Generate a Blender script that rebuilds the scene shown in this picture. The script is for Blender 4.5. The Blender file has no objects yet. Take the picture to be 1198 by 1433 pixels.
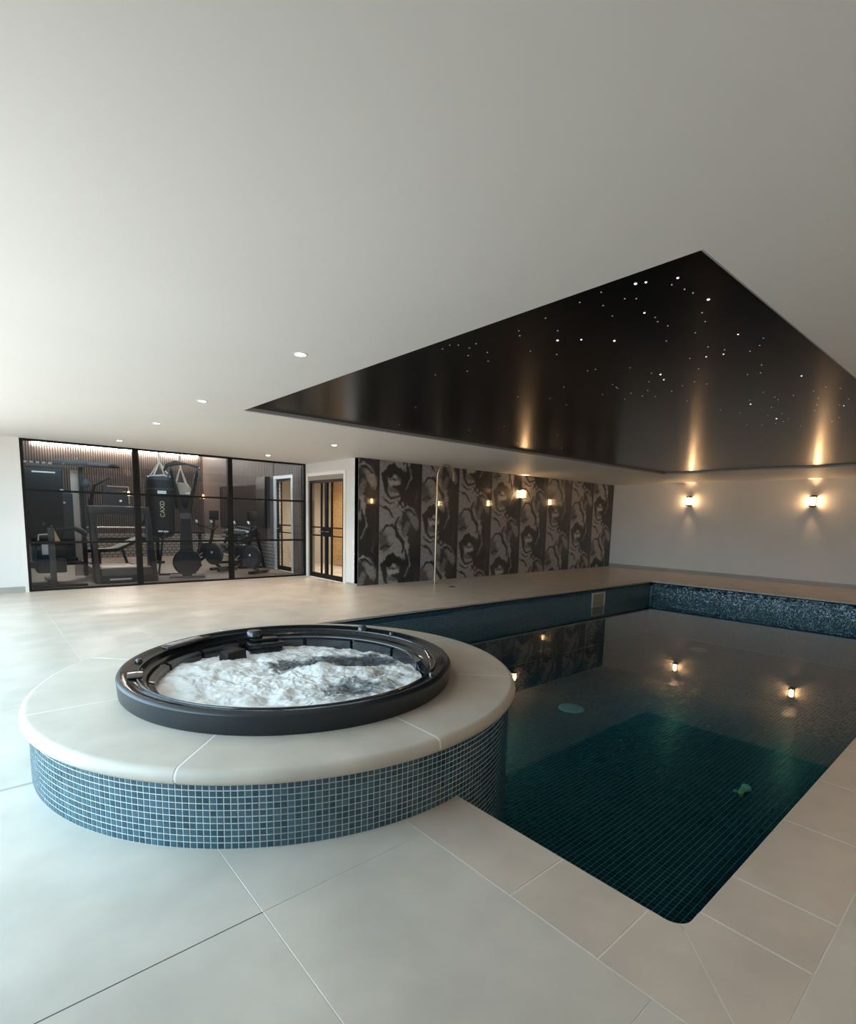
import bpy, bmesh, math, random
import numpy as np
from mathutils import Vector, Matrix, noise as mnoise

random.seed(7)
RNG = np.random.default_rng(7)
PI = math.pi
SC = bpy.context.scene
COL = SC.collection

# ------------------------------------------------------------------ camera
cam_d = bpy.data.cameras.new('camera')
cam = bpy.data.objects.new('camera', cam_d)
COL.objects.link(cam)
cam_d.sensor_fit = 'AUTO'
cam_d.sensor_width = 36.0
cam_d.lens = 735.44 / 1433.0 * 36.0
cam_d.shift_y = (815.3 - 716.5) / 1433.0
cam_d.clip_start = 0.05
CR = Vector((0.75700836, -0.65296991, 0.02384594))
CU = Vector((0.0627346, 0.10895959, 0.9920646))
CF = Vector((0.65038658, 0.74950524, -0.12344713))
M4 = Matrix((CR, CU, -CF)).transposed().to_4x4()
M4.translation = Vector((0, 0, 1.3333))
cam.matrix_world = M4
SC.camera = cam

# ------------------------------------------------------------------ world, daylight
W = bpy.data.worlds.new('world')
SC.world = W
W.use_nodes = True
wn = W.node_tree.nodes['Background']
wN, wL = W.node_tree.nodes, W.node_tree.links
wtc = wN.new('ShaderNodeTexCoord'); wsp = wN.new('ShaderNodeSeparateXYZ'); wrp = wN.new('ShaderNodeValToRGB')
wL.new(wtc.outputs['Generated'], wsp.inputs[0]); wL.new(wsp.outputs[2], wrp.inputs['Fac'])
we = wrp.color_ramp.elements            # overcast blue-white sky above the horizon, sunlit-free paving below it
we[0].position = 0.0; we[0].color = (0.455, 0.445, 0.425, 1)
we[1].position = 0.02; we[1].color = (0.54, 0.815, 1.0, 1)
wL.new(wrp.outputs['Color'], wn.inputs['Color'])
wn.inputs['Strength'].default_value = 3.9
SC.view_settings.view_transform = 'Standard'
SC.view_settings.look = 'None'
SC.view_settings.gamma = 1.0
SC.view_settings.use_curve_mapping = False
SC.view_settings.exposure = 1.12

def portal(loc, rot, sx, sy):
    d = bpy.data.lights.new('daylight_portal', 'AREA')
    d.shape = 'RECTANGLE'; d.size = sx; d.size_y = sy
    d.cycles.is_portal = True
    o = bpy.data.objects.new('daylight_portal', d)
    o.location = loc; o.rotation_euler = rot
    COL.objects.link(o)
WX = -1.0                      # plane of the glazed wall beside the photographer
GY0, GY1 = 1.6, 9.4            # glazed opening
portal((WX - 0.12, (GY0 + GY1) / 2, 1.1), (0, -PI / 2, 0), 2.2, GY1 - GY0)

# ------------------------------------------------------------------ dimensions
H = 2.4
XC, YM, YG, XG, XF = 5.493, 8.365, 10.448, 0.63, 14.458
PX0, PX1, PY0, PY1 = 1.70, 11.80, 0.627, 5.717
SX0, SX1, SY0, SY1 = 2.238, 11.80, 0.982, 5.619
YR = -1.54
WATER = -0.34
PFLOOR = -1.2
SPA = (1.535, 3.079)
TUB = (1.477, 2.947)
GYB = 17.0
GH = 3.06
GX0 = -1.2

# ------------------------------------------------------------------ materials
MATS = {}
def nt(m): return m.node_tree.nodes, m.node_tree.links
def mat(name, col, rough=0.5, metal=0.0, var=0.0, vscale=8.0, bump=0.0, bscale=60.0, spec=0.5, coat=0.0, detail=4.0, stretch=None, second=None):
    if name in MATS: return MATS[name]
    m = bpy.data.materials.new(name); m.use_nodes = True
    N, L = nt(m); b = N['Principled BSDF']
    b.inputs['Roughness'].default_value = rough
    b.inputs['Metallic'].default_value = metal
    b.inputs['Specular IOR Level'].default_value = spec
    b.inputs['Coat Weight'].default_value = coat
    b.inputs['Coat Roughness'].default_value = 0.05
    tc = N.new('ShaderNodeTexCoord')
    src = tc.outputs['Object']
    if stretch:
        mp = N.new('ShaderNodeMapping'); mp.inputs['Scale'].default_value = stretch
        L.new(src, mp.inputs['Vector']); src = mp.outputs['Vector']
    if var > 0:
        n = N.new('ShaderNodeTexNoise'); n.inputs['Scale'].default_value = vscale; n.inputs['Detail'].default_value = detail
        L.new(src, n.inputs['Vector'])
        r = N.new('ShaderNodeValToRGB')
        c2 = second or [max(0, c * (1 - var)) for c in col]
        c1 = col if second else [min(1, c * (1 + var)) for c in col]
        r.color_ramp.elements[0].color = (*c2, 1); r.color_ramp.elements[1].color = (*c1, 1)
        r.color_ramp.elements[0].position = 0.3; r.color_ramp.elements[1].position = 0.7
        L.new(n.outputs['Fac'], r.inputs['Fac']); L.new(r.outputs['Color'], b.inputs['Base Color'])
    else:
        b.inputs['Base Color'].default_value = (*col, 1)
    if bump > 0:
        n2 = N.new('ShaderNodeTexNoise'); n2.inputs['Scale'].default_value = bscale; n2.inputs['Detail'].default_value = 5
        L.new(src, n2.inputs['Vector'])
        bp = N.new('ShaderNodeBump'); bp.inputs['Strength'].default_value = bump; bp.inputs['Distance'].default_value = 0.01
        L.new(n2.outputs['Fac'], bp.inputs['Height']); L.new(bp.outputs['Normal'], b.inputs['Normal'])
    MATS[name] = m
    return m
def emit(name, col, s):
    if name in MATS: return MATS[name]
    m = bpy.data.materials.new(name); m.use_nodes = True
    N, L = nt(m); b = N['Principled BSDF']
    b.inputs['Base Color'].default_value = (*col, 1)
    b.inputs['Emission Color'].default_value = (*col, 1)
    b.inputs['Emission Strength'].default_value = s
    MATS[name] = m
    return m
def glass(name, tint, ior=1.5, rough=0.0, bump=0.0, bscale=3.0):
    """thin clear sheet: what is not mirrored at the surface passes straight through, tinted"""
    m = bpy.data.materials.new(name); m.use_nodes = True
    N, L = nt(m)
    N.remove(N['Principled BSDF'])
    out = [n for n in N if n.type == 'OUTPUT_MATERIAL'][0]
    t = N.new('ShaderNodeBsdfTransparent'); t.inputs['Color'].default_value = (*tint, 1)
    g = N.new('ShaderNodeBsdfGlossy'); g.inputs['Roughness'].default_value = rough
    g.inputs['Color'].default_value = (1, 1, 1, 1)
    f = N.new('ShaderNodeFresnel'); f.inputs['IOR'].default_value = ior
    mx = N.new('ShaderNodeMixShader')
    ge = N.new('ShaderNodeNewGeometry'); mi = N.new('ShaderNodeMix'); mi.data_type = 'FLOAT'     # thin sheet: same mirror share from either face
    mi.inputs[2].default_value = ior; mi.inputs[3].default_value = 1.0 / ior
    L.new(ge.outputs['Backfacing'], mi.inputs[0]); L.new(mi.outputs[0], f.inputs['IOR'])
    if bump > 0:
        tc = N.new('ShaderNodeTexCoord'); n2 = N.new('ShaderNodeTexNoise'); n2.inputs['Scale'].default_value = bscale
        n2.inputs['Detail'].default_value = 2
        L.new(tc.outputs['Object'], n2.inputs['Vector'])
        bp = N.new('ShaderNodeBump'); bp.inputs['Strength'].default_value = bump; bp.inputs['Distance'].default_value = 0.01
        L.new(n2.outputs['Fac'], bp.inputs['Height'])
        L.new(bp.outputs['Normal'], g.inputs['Normal']); L.new(bp.outputs['Normal'], f.inputs['Normal'])
    L.new(f.outputs['Fac'], mx.inputs[0]); L.new(t.outputs[0], mx.inputs[1]); L.new(g.outputs[0], mx.inputs[2])
    L.new(mx.outputs[0], out.inputs['Surface'])
    MATS[name] = m
    return m

M_WALL = mat('white_paint', (0.78, 0.77, 0.75), 0.7, var=0.02, vscale=1.5, bump=0.05, bscale=140)
M_CEIL = mat('ceiling_paint', (0.80, 0.785, 0.755), 0.55, var=0.02, vscale=0.7, bump=0.03, bscale=90)
M_TILE = mat('porcelain_paver', (0.60, 0.55, 0.485), 0.34, var=0.12, vscale=2.6, bump=0.06, bscale=35, detail=9)
M_COPE = mat('coping_stone', (0.61, 0.525, 0.45), 0.36, var=0.09, vscale=4.0, bump=0.06, bscale=40, detail=9)
M_SPACOPE = mat('spa_coping_stone', (0.585, 0.525, 0.45), 0.5, var=0.08, vscale=5.0, bump=0.06, bscale=40, detail=9)
M_GROUT = mat('grout', (0.76, 0.74, 0.69), 0.8, bump=0.1, bscale=200)
M_DJOINT = mat('dark_joint', (0.05, 0.05, 0.05), 0.7)
M_SKIRT = mat('skirting_stone', (0.40, 0.38, 0.35), 0.45, var=0.06, vscale=3)
M_BLACK = mat('black_metal', (0.006, 0.006, 0.006), 0.5, spec=0.25)
M_GYMBLK = mat('gym_black', (0.010, 0.010, 0.011), 0.42, var=0.2, vscale=9, spec=0.3)
M_GYMGREY = mat('gym_grey', (0.055, 0.055, 0.057), 0.4, var=0.1, vscale=9, spec=0.35)
M_PAD = mat('black_vinyl', (0.011, 0.011, 0.012), 0.5, bump=0.15, bscale=150, spec=0.3)
M_STEEL = mat('brushed_steel', (0.62, 0.60, 0.57), 0.28, metal=1.0)
M_BRASS = mat('brushed_bronze', (0.50, 0.41, 0.29), 0.3, metal=1.0)
M_SCON = mat('bronze_lamp_metal', (0.16, 0.11, 0.055), 0.4, metal=0.8)
M_WHITEP = mat('white_plastic', (0.72, 0.72, 0.70), 0.4)
M_WHITE_TRIM = mat('white_gloss_trim', (0.80, 0.79, 0.76), 0.35)
M_TAUPE = mat('taupe_lining', (0.30, 0.26, 0.22), 0.5)
M_ACRYL = mat('black_acrylic', (0.010, 0.011, 0.013), 0.14, spec=0.35, coat=0.12, var=0.3, vscale=25)
M_ACRYL2 = mat('charcoal_acrylic', (0.022, 0.025, 0.031), 0.22, spec=0.6, coat=0.3)
M_SHELL = mat('shell_skirt', (0.014, 0.018, 0.023), 0.32, spec=0.5)
M_SLAT = mat('walnut_slat', (0.15, 0.115, 0.10), 0.55, var=0.2, vscale=3, stretch=(10, 10, 0.6))
M_SLATBK = mat('slat_felt', (0.02, 0.018, 0.017), 0.9)
M_GFLOOR = mat('gym_floor', (0.20, 0.155, 0.125), 0.5, var=0.12, vscale=2.0, stretch=(1, 6, 1))
M_WOODWALL = mat('oak_panel', (0.50, 0.30, 0.13), 0.5, var=0.3, vscale=3, stretch=(1, 3, 12))
M_BEIGE = mat('corridor_paint', (0.52, 0.47, 0.40), 0.7)
M_ROPE = mat('cotton_strap', (0.68, 0.60, 0.50), 0.8)
M_TAN = mat('tan_leather', (0.40, 0.32, 0.25), 0.55)
M_GOLD = mat('yellow_print', (0.75, 0.62, 0.35), 0.6)
M_PRINT = mat('white_print', (0.75, 0.75, 0.73), 0.6)
M_BELT = mat('running_belt', (0.30, 0.22, 0.18), 0.55)
M_AMBER = mat('amber_wood', (0.62, 0.36, 0.14), 0.45)
M_STARBLK = mat('gloss_black_film', (0.004, 0.0035, 0.0035), 0.24, spec=0.085, bump=0.02, bscale=4)
M_PANE = glass('smoked_pane', (0.92, 0.92, 0.93), 1.35)
M_DPANE = glass('clear_pane', (0.97, 0.97, 0.965), 1.35)
M_MIRROR = mat('mirror_glass', (0.75, 0.75, 0.75), 0.03, metal=1.0)
M_WATER = glass('pool_water_surface', (0.95, 0.985, 0.99), 1.33, rough=0.0, bump=0.012, bscale=1.2)
M_DISC = mat('drain_cover', (0.55, 0.66, 0.62), 0.5, var=0.15, vscale=60)
M_LED = emit('led_strip', (1.0, 0.93, 0.82), 60)
M_DOWN = emit('downlight_lens', (1.0, 0.88, 0.68), 14)
M_BULB = emit('warm_lamp_glass', (1.0, 0.60, 0.28), 33)
M_STAR = emit('fibre_star', (0.86, 0.85, 1.0), 0.8)
M_STARDIM = emit('fibre_star_dim', (0.80, 0.76, 0.72), 0.12)
M_GYMTUBE = emit('gym_led', (1.0, 0.93, 0.82), 7)

def mosaic_mat(name, dark, light, obj_random=False, rough=0.22, glit=0.0):
    m = bpy.data.materials.new(name); m.use_nodes = True
    N, L = nt(m); b = N['Principled BSDF']
    b.inputs['Roughness'].default_value = rough
    r = N.new('ShaderNodeValToRGB')
    r.color_ramp.elements[0].color = (*dark, 1); r.color_ramp.elements[1].color = (*light, 1)
    if obj_random:
        oi = N.new('ShaderNodeObjectInfo'); L.new(oi.outputs['Random'], r.inputs['Fac'])
    else:
        a = N.new('ShaderNodeAttribute'); a.attribute_name = 'shade'; L.new(a.outputs['Fac'], r.inputs['Fac'])
    if glit > 0:
        e = r.color_ramp.elements.new(1 - glit); e.color = (*light, 1)
        r.color_ramp.elements[-1].color = (0.62, 0.75, 0.86, 1)  # glitter tiles: reflected sparkle painted in as a pale blue base colour
    tc = N.new('ShaderNodeTexCoord'); n = N.new('ShaderNodeTexNoise'); n.inputs['Scale'].default_value = 90; n.inputs['Detail'].default_value = 4
    L.new(tc.outputs['Object'], n.inputs['Vector'])
    mx = N.new('ShaderNodeMix'); mx.data_type = 'RGBA'; mx.blend_type = 'MULTIPLY'; mx.inputs['Factor'].default_value = 0.25
    L.new(r.outputs['Color'], mx.inputs[6]); L.new(n.outputs['Color'], mx.inputs[7])
    L.new(mx.outputs[2], b.inputs['Base Color'])
    return m
M_MOS_O = mosaic_mat('glass_mosaic', (0.022, 0.070, 0.100), (0.070, 0.155, 0.200), True)
M_MOS = mosaic_mat('glass_mosaic_field', (0.022, 0.070, 0.100), (0.070, 0.155, 0.200))
M_POOLMOS = mosaic_mat('pool_mosaic', (0.027, 0.082, 0.128), (0.062, 0.148, 0.200))
M_FARMOS = mosaic_mat('pool_mosaic_glints', (0.006, 0.020, 0.045), (0.035, 0.085, 0.16), rough=0.16, glit=0.22)
M_SPAGROUT = mat('mosaic_grout', (0.66, 0.71, 0.72), 0.8)
M_POOLGROUT = mat('pool_grout', (0.32, 0.46, 0.48), 0.8)

# ------------------------------------------------------------------ mesh helpers
class MB:
    def __init__(s): s.bm = bmesh.new()
    def box(s, x0, x1, y0, y1, z0, z1, bev=0.0, mtx=None):
        bm = bmesh.new()
        bmesh.ops.create_cube(bm, size=1.0)
        for v in bm.verts:
            v.co = Vector(((x0 + x1) / 2 + v.co.x * (x1 - x0), (y0 + y1) / 2 + v.co.y * (y1 - y0), (z0 + z1) / 2 + v.co.z * (z1 - z0)))
        if bev > 0: bmesh.ops.bevel(bm, geom=bm.edges[:], offset=bev, segments=2, affect='EDGES', profile=0.6)
        return s._merge(bm, mtx)
    def _merge(s, bm, mtx=None):
        if mtx is not None: bmesh.ops.transform(bm, matrix=mtx, verts=bm.verts)
        me = bpy.data.meshes.new('tmp'); bm.to_mesh(me); bm.free(); s.bm.from_mesh(me); bpy.data.meshes.remove(me)
        return s
    def tube(s, pts, r, seg=10, closed=False, cap=True, rx=None):
        pts = [Vector(p) for p in pts]; n = len(pts); bm = s.bm; rings = []
        rs = r if isinstance(r, (list, tuple)) else [r] * n
        up = None
        for i, p in enumerate(pts):
            a = pts[(i - 1) % n] if (closed or i > 0) else p
            b = pts[(i + 1) % n] if (closed or i < n - 1) else p
            t = (b - a).normalized()
            if up is None:
                ref = Vector((0, 0, 1)) if abs(t.z) < 0.9 else Vector((1, 0, 0))
                up = (ref - t * ref.dot(t)).normalized()
            else:
                up = (up - t * up.dot(t))
                up = up.normalized() if up.length > 1e-6 else Vector((1, 0, 0))
            sd = t.cross(up)
            rings.append([bm.verts.new(p + (up * math.cos(2 * PI * k / seg) + sd * math.sin(2 * PI * k / seg)) * rs[i]) for k in range(seg)])
        m = n if closed else n - 1
        for i in range(m):
            A, B = rings[i], rings[(i + 1) % n]
            for k in range(seg): bm.faces.new((A[k], A[(k + 1) % seg], B[(k + 1) % seg], B[k]))
        if cap and not closed:
            bm.faces.new(list(reversed(rings[0]))); bm.faces.new(rings[-1])
        return s
    def lathe(s, prof, c=(0, 0), seg=48, a0=0.0, a1=2 * PI, cap=False):
        bm = s.bm; full = abs(a1 - a0 - 2 * PI) < 1e-6
        n = seg if full else seg + 1; rings = []
        for i in range(n):
            a = a0 + (a1 - a0) * i / seg
            rings.append([bm.verts.new((c[0] + r * math.cos(a), c[1] + r * math.sin(a), z)) for r, z in prof])
        for i in range(seg):
            A, B = rings[i], rings[(i + 1) % n]
            for k in range(len(prof) - 1): bm.faces.new((A[k], B[k], B[k + 1], A[k + 1]))
        if cap:
            if full:
                bm.faces.new([r[0] for r in reversed(rings)]); bm.faces.new([r[-1] for r in rings])
            else:
                for k in (len(prof) - 1,):
                    for i in range(seg): bm.faces.new((rings[i][k], rings[i + 1][k], rings[i + 1][0], rings[i][0]))
                bm.faces.new(rings[0]); bm.faces.new(list(reversed(rings[-1])))
        return s
    def prism(s, poly, z0, z1, bev=0.0, mtx=None):
        bm = bmesh.new()
        lo = [bm.verts.new((x, y, z0)) for x, y in poly]; hi = [bm.verts.new((x, y, z1)) for x, y in poly]
        bm.faces.new(list(reversed(lo))); bm.faces.new(hi)
        for i in range(len(poly)):
            j = (i + 1) % len(poly); bm.faces.new((lo[i], lo[j], hi[j], hi[i]))
        bmesh.ops.recalc_face_normals(bm, faces=bm.faces)
        if bev > 0: bmesh.ops.bevel(bm, geom=bm.edges[:], offset=bev, segments=1, affect='EDGES')
        return s._merge(bm, mtx)
    def ell(s, c, r, seg=16, rings=10, mtx=None):
        bm = bmesh.new(); bmesh.ops.create_uvsphere(bm, u_segments=seg, v_segments=rings, radius=1)
        for v in bm.verts: v.co = Vector((c[0] + v.co.x * r[0], c[1] + v.co.y * r[1], c[2] + v.co.z * r[2]))
        return s._merge(bm, mtx)
    def build(s, name, m, parent=None, smooth=True, recalc=True):
        if recalc: bmesh.ops.recalc_face_normals(s.bm, faces=s.bm.faces)
        me = bpy.data.meshes.new(name); s.bm.to_mesh(me); s.bm.free()
        me.materials.append(m)
        if smooth:
            me.shade_smooth(); me.set_sharp_from_angle(angle=math.radians(35))
        o = bpy.data.objects.new(name, me); COL.objects.link(o)
        if parent is not None: o.parent = parent
        return o
def tag(o, label=None, cat=None, group=None, kind=None):
    if label: o['label'] = label
    if cat: o['category'] = cat
    if group: o['group'] = group
    if kind: o['kind'] = kind
    return o
def empty(name, label, cat, loc=(0, 0, 0), rz=0.0, group=None, kind=None):
    o = bpy.data.objects.new(name, None); COL.objects.link(o)
    o.location = loc; o.rotation_euler = (0, 0, rz); o.empty_display_size = 0.1
    return tag(o, label, cat, group, kind)
def copy_tree(o, parent=None):
    c = o.copy(); COL.objects.link(c)
    if parent is not None: c.parent = parent
    for ch in list(o.children): copy_tree(ch, c)
    return c
def struct(o, label):
    return tag(o, label=label, kind='structure')
def text_obj(body, size, m, parent, loc, rot, name='lettering', ext=0.002, align='CENTER'):
    cu = bpy.data.curves.new('txt', 'FONT'); cu.body = body; cu.size = size; cu.extrude = ext; cu.align_x = align; cu.align_y = 'CENTER'
    t = bpy.data.objects.new('txt', cu); COL.objects.link(t)
    bpy.context.view_layer.update()
    me = bpy.data.meshes.new_from_object(t.evaluated_get(bpy.context.evaluated_depsgraph_get()))
    bpy.data.objects.remove(t); bpy.data.curves.remove(cu)
    me.name = name; me.materials.clear(); me.materials.append(m)
    o = bpy.data.objects.new(name, me); COL.objects.link(o); o.parent = parent; o.location = loc; o.rotation_euler = rot
    return o

# ================================================================== SETTING
# ---- floor: screed bed with a pool-shaped hole, pavers laid on it as pieces
mb = MB()
TZ = -0.0016
def bed(x0, x1, y0, y1): mb.box(x0, x1, y0, y1, -0.12, TZ)
PW = 0.03   # the pool wall stands back under the coping nosing
bed(WX, PX0 - PW, YR, YG); bed(PX0 - PW, XF, YR, PY0 - PW); bed(PX1 + PW, XF, PY0 - PW, PY1 + PW)
bed(PX0 - PW, XF, PY1 + PW, YM); bed(PX0 - PW, XC, YM, YG)
for q in [(PX0 - PW, PX0 - 0.002, PY0 - PW, PY1 + PW), (PX1 + 0.002, PX1 + PW, PY0 - PW, PY1 + PW), (PX0 - 0.002, PX1 + 0.002, PY0 - PW, PY0 - 0.002), (PX0 - 0.002, PX1 + 0.002, PY1 + 0.002, PY1 + PW)]:
    mb.box(*q, -0.0285, TZ)      # pointing between the coping stones out to the nosing
floor = struct(mb.build('floor', M_GROUT, smooth=False), 'pale screed and grout bed under the large beige pavers')
G = 0.0014
tile_n = 0
def paver(x0, x1, y0, y1, m=M_TILE, name='floor_tile', g=G):
    b = MB(); b.box(x0 + g, x1 - g, y0 + g, y1 - g, -0.016, 0.0, 0.0)
    te = [e for e in b.bm.edges if all(v.co.z > -0.001 for v in e.verts)]
    bmesh.ops.bevel(b.bm, geom=te, offset=0.001, segments=1, affect='EDGES')
    o = b.build(name, m, floor, smooth=False)
    return o
def rows(lo, hi, edges):
    e = sorted([v for v in edges if lo + 0.05 < v < hi - 0.05] + [lo, hi])
    return list(zip(e[:-1], e[1:]))
leftY = [0.06, 1.57, 3.08, 4.35, 5.62, 6.89, 8.16, 9.43]
midY = [-0.43, 0.57, 1.57, 2.57, 3.57, 4.57, 5.57, 6.89, 8.16, 9.43]
for i, (a, b_) in enumerate([(WX, -0.76), (-0.76, -0.05), (-0.05, 0.66)]):
    for y0, y1 in rows(YR, YG, leftY): paver(a, b_, y0, y1)
for y0, y1 in rows(YR, YG, midY): paver(0.66, 1.37, y0, y1)
backX = [1.37 + 1.3 * k for k in range(1, 11)]
for j, (y0, y1) in enumerate([(6.047, 6.89), (6.89, 7.62), (7.62, YM)]):
    for x0, x1 in rows(1.37, XF, [v + (0.65 if j % 2 else 0) for v in backX]): paver(x0, x1, y0, y1)
for y0, y1 in [(YM, 9.43), (9.43, YG)]:
    for x0, x1 in rows(1.37, XC, backX): paver(x0, x1, y0, y1)
for y0, y1 in [(YR, -0.62), (-0.62, 0.297)]:
    for x0, x1 in rows(1.37, XF, [1.37 + 1.2 * k for k in range(1, 12)]): paver(x0, x1, y0, y1)
for x0, x1 in [(12.13, 13.3), (13.3, XF)]:
    for y0, y1 in rows(0.297, 6.047, [1.4, 2.5, 3.6, 4.7, 5.8]): paver(x0, x1, y0, y1)
# dark movement joint across the near pavers
MB().box(WX, 0.66, 1.5675, 1.5725, -0.006, -0.0005).build('movement_joint', M_DJOINT, floor, smooth=False)
MB().box(WX, 0.20, 3.070, 3.090, -0.006, 0.0006).build('movement_joint', M_SKIRT, floor, smooth=False)
# ---- pool coping: separate stones, mitred at the corners
def cope(poly):
    b = MB(); b.prism(poly, -0.03, 0.0)
    te = [e for e in b.bm.edges if all(v.co.z > -0.001 for v in e.verts)]
    bmesh.ops.bevel(b.bm, geom=te, offset=0.0025, segments=2, affect='EDGES')
    return b.build('coping_stone', M_COPE, floor, smooth=True)
def rect(x0, x1, y0, y1, g=G): return [(x0 + g, y0 + g), (x1 - g, y0 + g), (x1 - g, y1 - g), (x0 + g, y1 - g)]
CW = 0.33
def corner(cx, cy, dx, dy, la, lb):
    """two mitred stones round one pool corner; dx,dy point from the corner into the pool"""
    r = 0.065
    ac = (cx + dx * r, cy + dy * r)
    arc = [(ac[0] - dx * r * math.cos(t), ac[1] - dy * r * math.sin(t)) for t in [k * PI / 16 for k in range(0, 9)]]  # from x-side to y-side
    g = 0.0002
    A = [(cx - dx * CW, cy - dy * (CW - g * 2))] + [(cx - dx * CW, cy + dy * la), (cx, cy + dy * la)] + arc[0:5]
    B = [(cx - dx * (CW - g * 2), cy - dy * CW)] + list(reversed([(cx + dx * lb, cy - dy * CW)])) + [(cx + dx * lb, cy)] + list(reversed(arc[4:]))
    cope(A); cope(B)
corner(PX0, PY0, 1, 1, 0.118 - G, 0.125 - G)
corner(PX0, PY1, 1, -1, 0.4 - G, 0.4 - G)
corner(PX1, PY1, -1, -1, 0.4 - G, 0.4 - G)
corner(PX1, PY0, -1, 1, 0.4 - G, 0.4 - G)
ye = [0.745, 1.095, 1.70, 2.0]
for a, b_ in zip(ye[:-1], ye[1:]): cope(rect(PX0 - CW, PX0, a, b_))
cope(rect(PX0 - CW, PX0, 4.2, 4.75)); cope(rect(PX0 - CW, PX0, 4.75, PY1 - 0.4))
xe = [1.825, 2.12, 2.73, 3.32]
while xe[-1] < PX1 - 0.9: xe.append(round(xe[-1] + 0.6, 3))
xe.append(PX1 - 0.4)
for a, b_ in zip(xe[:-1], xe[1:]): cope(rect(a, b_, PY0 - CW, PY0))
xe = [PX0 + 0.4 + k * (PX1 - PX0 - 0.8) / 15 for k in range(16)]
for a, b_ in zip(xe[:-1], xe[1:]): cope(rect(a, b_, PY1, PY1 + CW))
ye = [PY0 + 0.4 + k * (PY1 - PY0 - 0.8) / 7 for k in range(8)]
for a, b_ in zip(ye[:-1], ye[1:]): cope(rect(PX1, PX1 + CW, a, b_))

# ---- ceiling with the star-panel recess
mb = MB()
def slab(x0, x1, y0, y1): mb.box(x0, x1, y0, y1, H, H + 0.1)
slab(WX, SX0, YR, YG); slab(SX1, XF, YR, YM); slab(SX0, SX1, YR, SY0); slab(SX0, SX1, SY1, YM); slab(SX0, XC, YM, YG)
ceiling = struct(mb.build('ceiling', M_CEIL, smooth=False), 'smooth white plaster ceiling over spa and pool')

# ---- walls
def wall(name, label, boxes, m=M_WALL):
    b = MB()
    for q in boxes: b.box(*q)
    return struct(b.build(name, m, smooth=False), label)
wall('wall_far', 'white end wall behind the pool with two lit wall lamps', [(XF, XF + 0.15, YR, YM + 0.15, -0.1, H + 0.1)])
wall('wall_right', 'white long wall beside the pool', [(WX, XF + 0.15, YR - 0.15, YR, -0.1, H + 0.1)])
wall('wall_mural', 'white wall that carries the monochrome mural', [(XC + 0.0, XF, YM + 0.012, YM + 0.13, -0.1, H + 0.1)])
wall('wall_back', 'white wall beside the black framed gym glazing', [(WX, XG - 0.05, YG - 0.05, YG + 0.12, -0.1, GH)])
DY0, DY1, DZ = 8.87, 10.30, 2.13
wall('wall_side', 'short white wall around the double doors', [
    (XC, XC + 0.13, YM + 0.0125, DY0, -0.1, H + 0.1), (XC, XC + 0.13, DY1, YG + 0.1, -0.1, H + 0.1), (XC, XC + 0.13, DY0, DY1, DZ, H + 0.1)])
wall('wall_left', 'white wall around the garden glazing', [
    (WX - 0.15, WX, YR, GY0, -0.1, H + 0.1), (WX - 0.15, WX, GY1, YG, -0.1, H + 0.1), (WX - 0.15, WX, GY0, GY1, 2.25, H + 0.1)])
# garden glazing
wl = empty('window_2', 'black framed sliding garden glazing', None, (WX - 0.07, 0, 0), kind='structure')
n = 4; w = (GY1 - GY0) / n
for k in range(n):
    y0, y1 = GY0 + k * w, GY0 + (k + 1) * w
    b = MB()
    b.box(-0.03, 0.03, y0, y0 + 0.05, 0, 2.25); b.box(-0.03, 0.03, y1 - 0.05, y1, 0, 2.25)
    b.box(-0.03, 0.03, y0 + 0.05, y1 - 0.05, 0, 0.05); b.box(-0.03, 0.03, y0 + 0.05, y1 - 0.05, 2.2, 2.25)
    b.build('window_frame', M_BLACK, wl, smooth=False)
    MB().box(-0.004, 0.004, y0 + 0.05, y1 - 0.05, 0.05, 2.2).build('pane', M_DPANE, wl, smooth=False)
# skirtings
def skirt(name, label, boxes, m=M_SKIRT):
    b = MB()
    for q in boxes: b.box(*q, 0.002)
    return struct(b.build(name, m, smooth=False), label)
skirt('baseboard_far', 'low taupe stone skirting along the end wall', [(XF - 0.012, XF, YR, YM, 0.0, 0.095)])
skirt('baseboard_back', 'low grey stone skirting left of the gym glazing', [(WX, XG - 0.05, YG - 0.062, YG - 0.05, 0.0, 0.095)])
skirt('baseboard_side', 'low stone skirting beside the double doors', [(XC - 0.012, XC, YM + 0.02, DY0 - 0.1, 0.0, 0.04)])
skirt('baseboard_right', 'low stone skirting along the long wall', [(WX, XF - 0.012, YR, YR + 0.012, 0.0, 0.095)])

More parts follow.
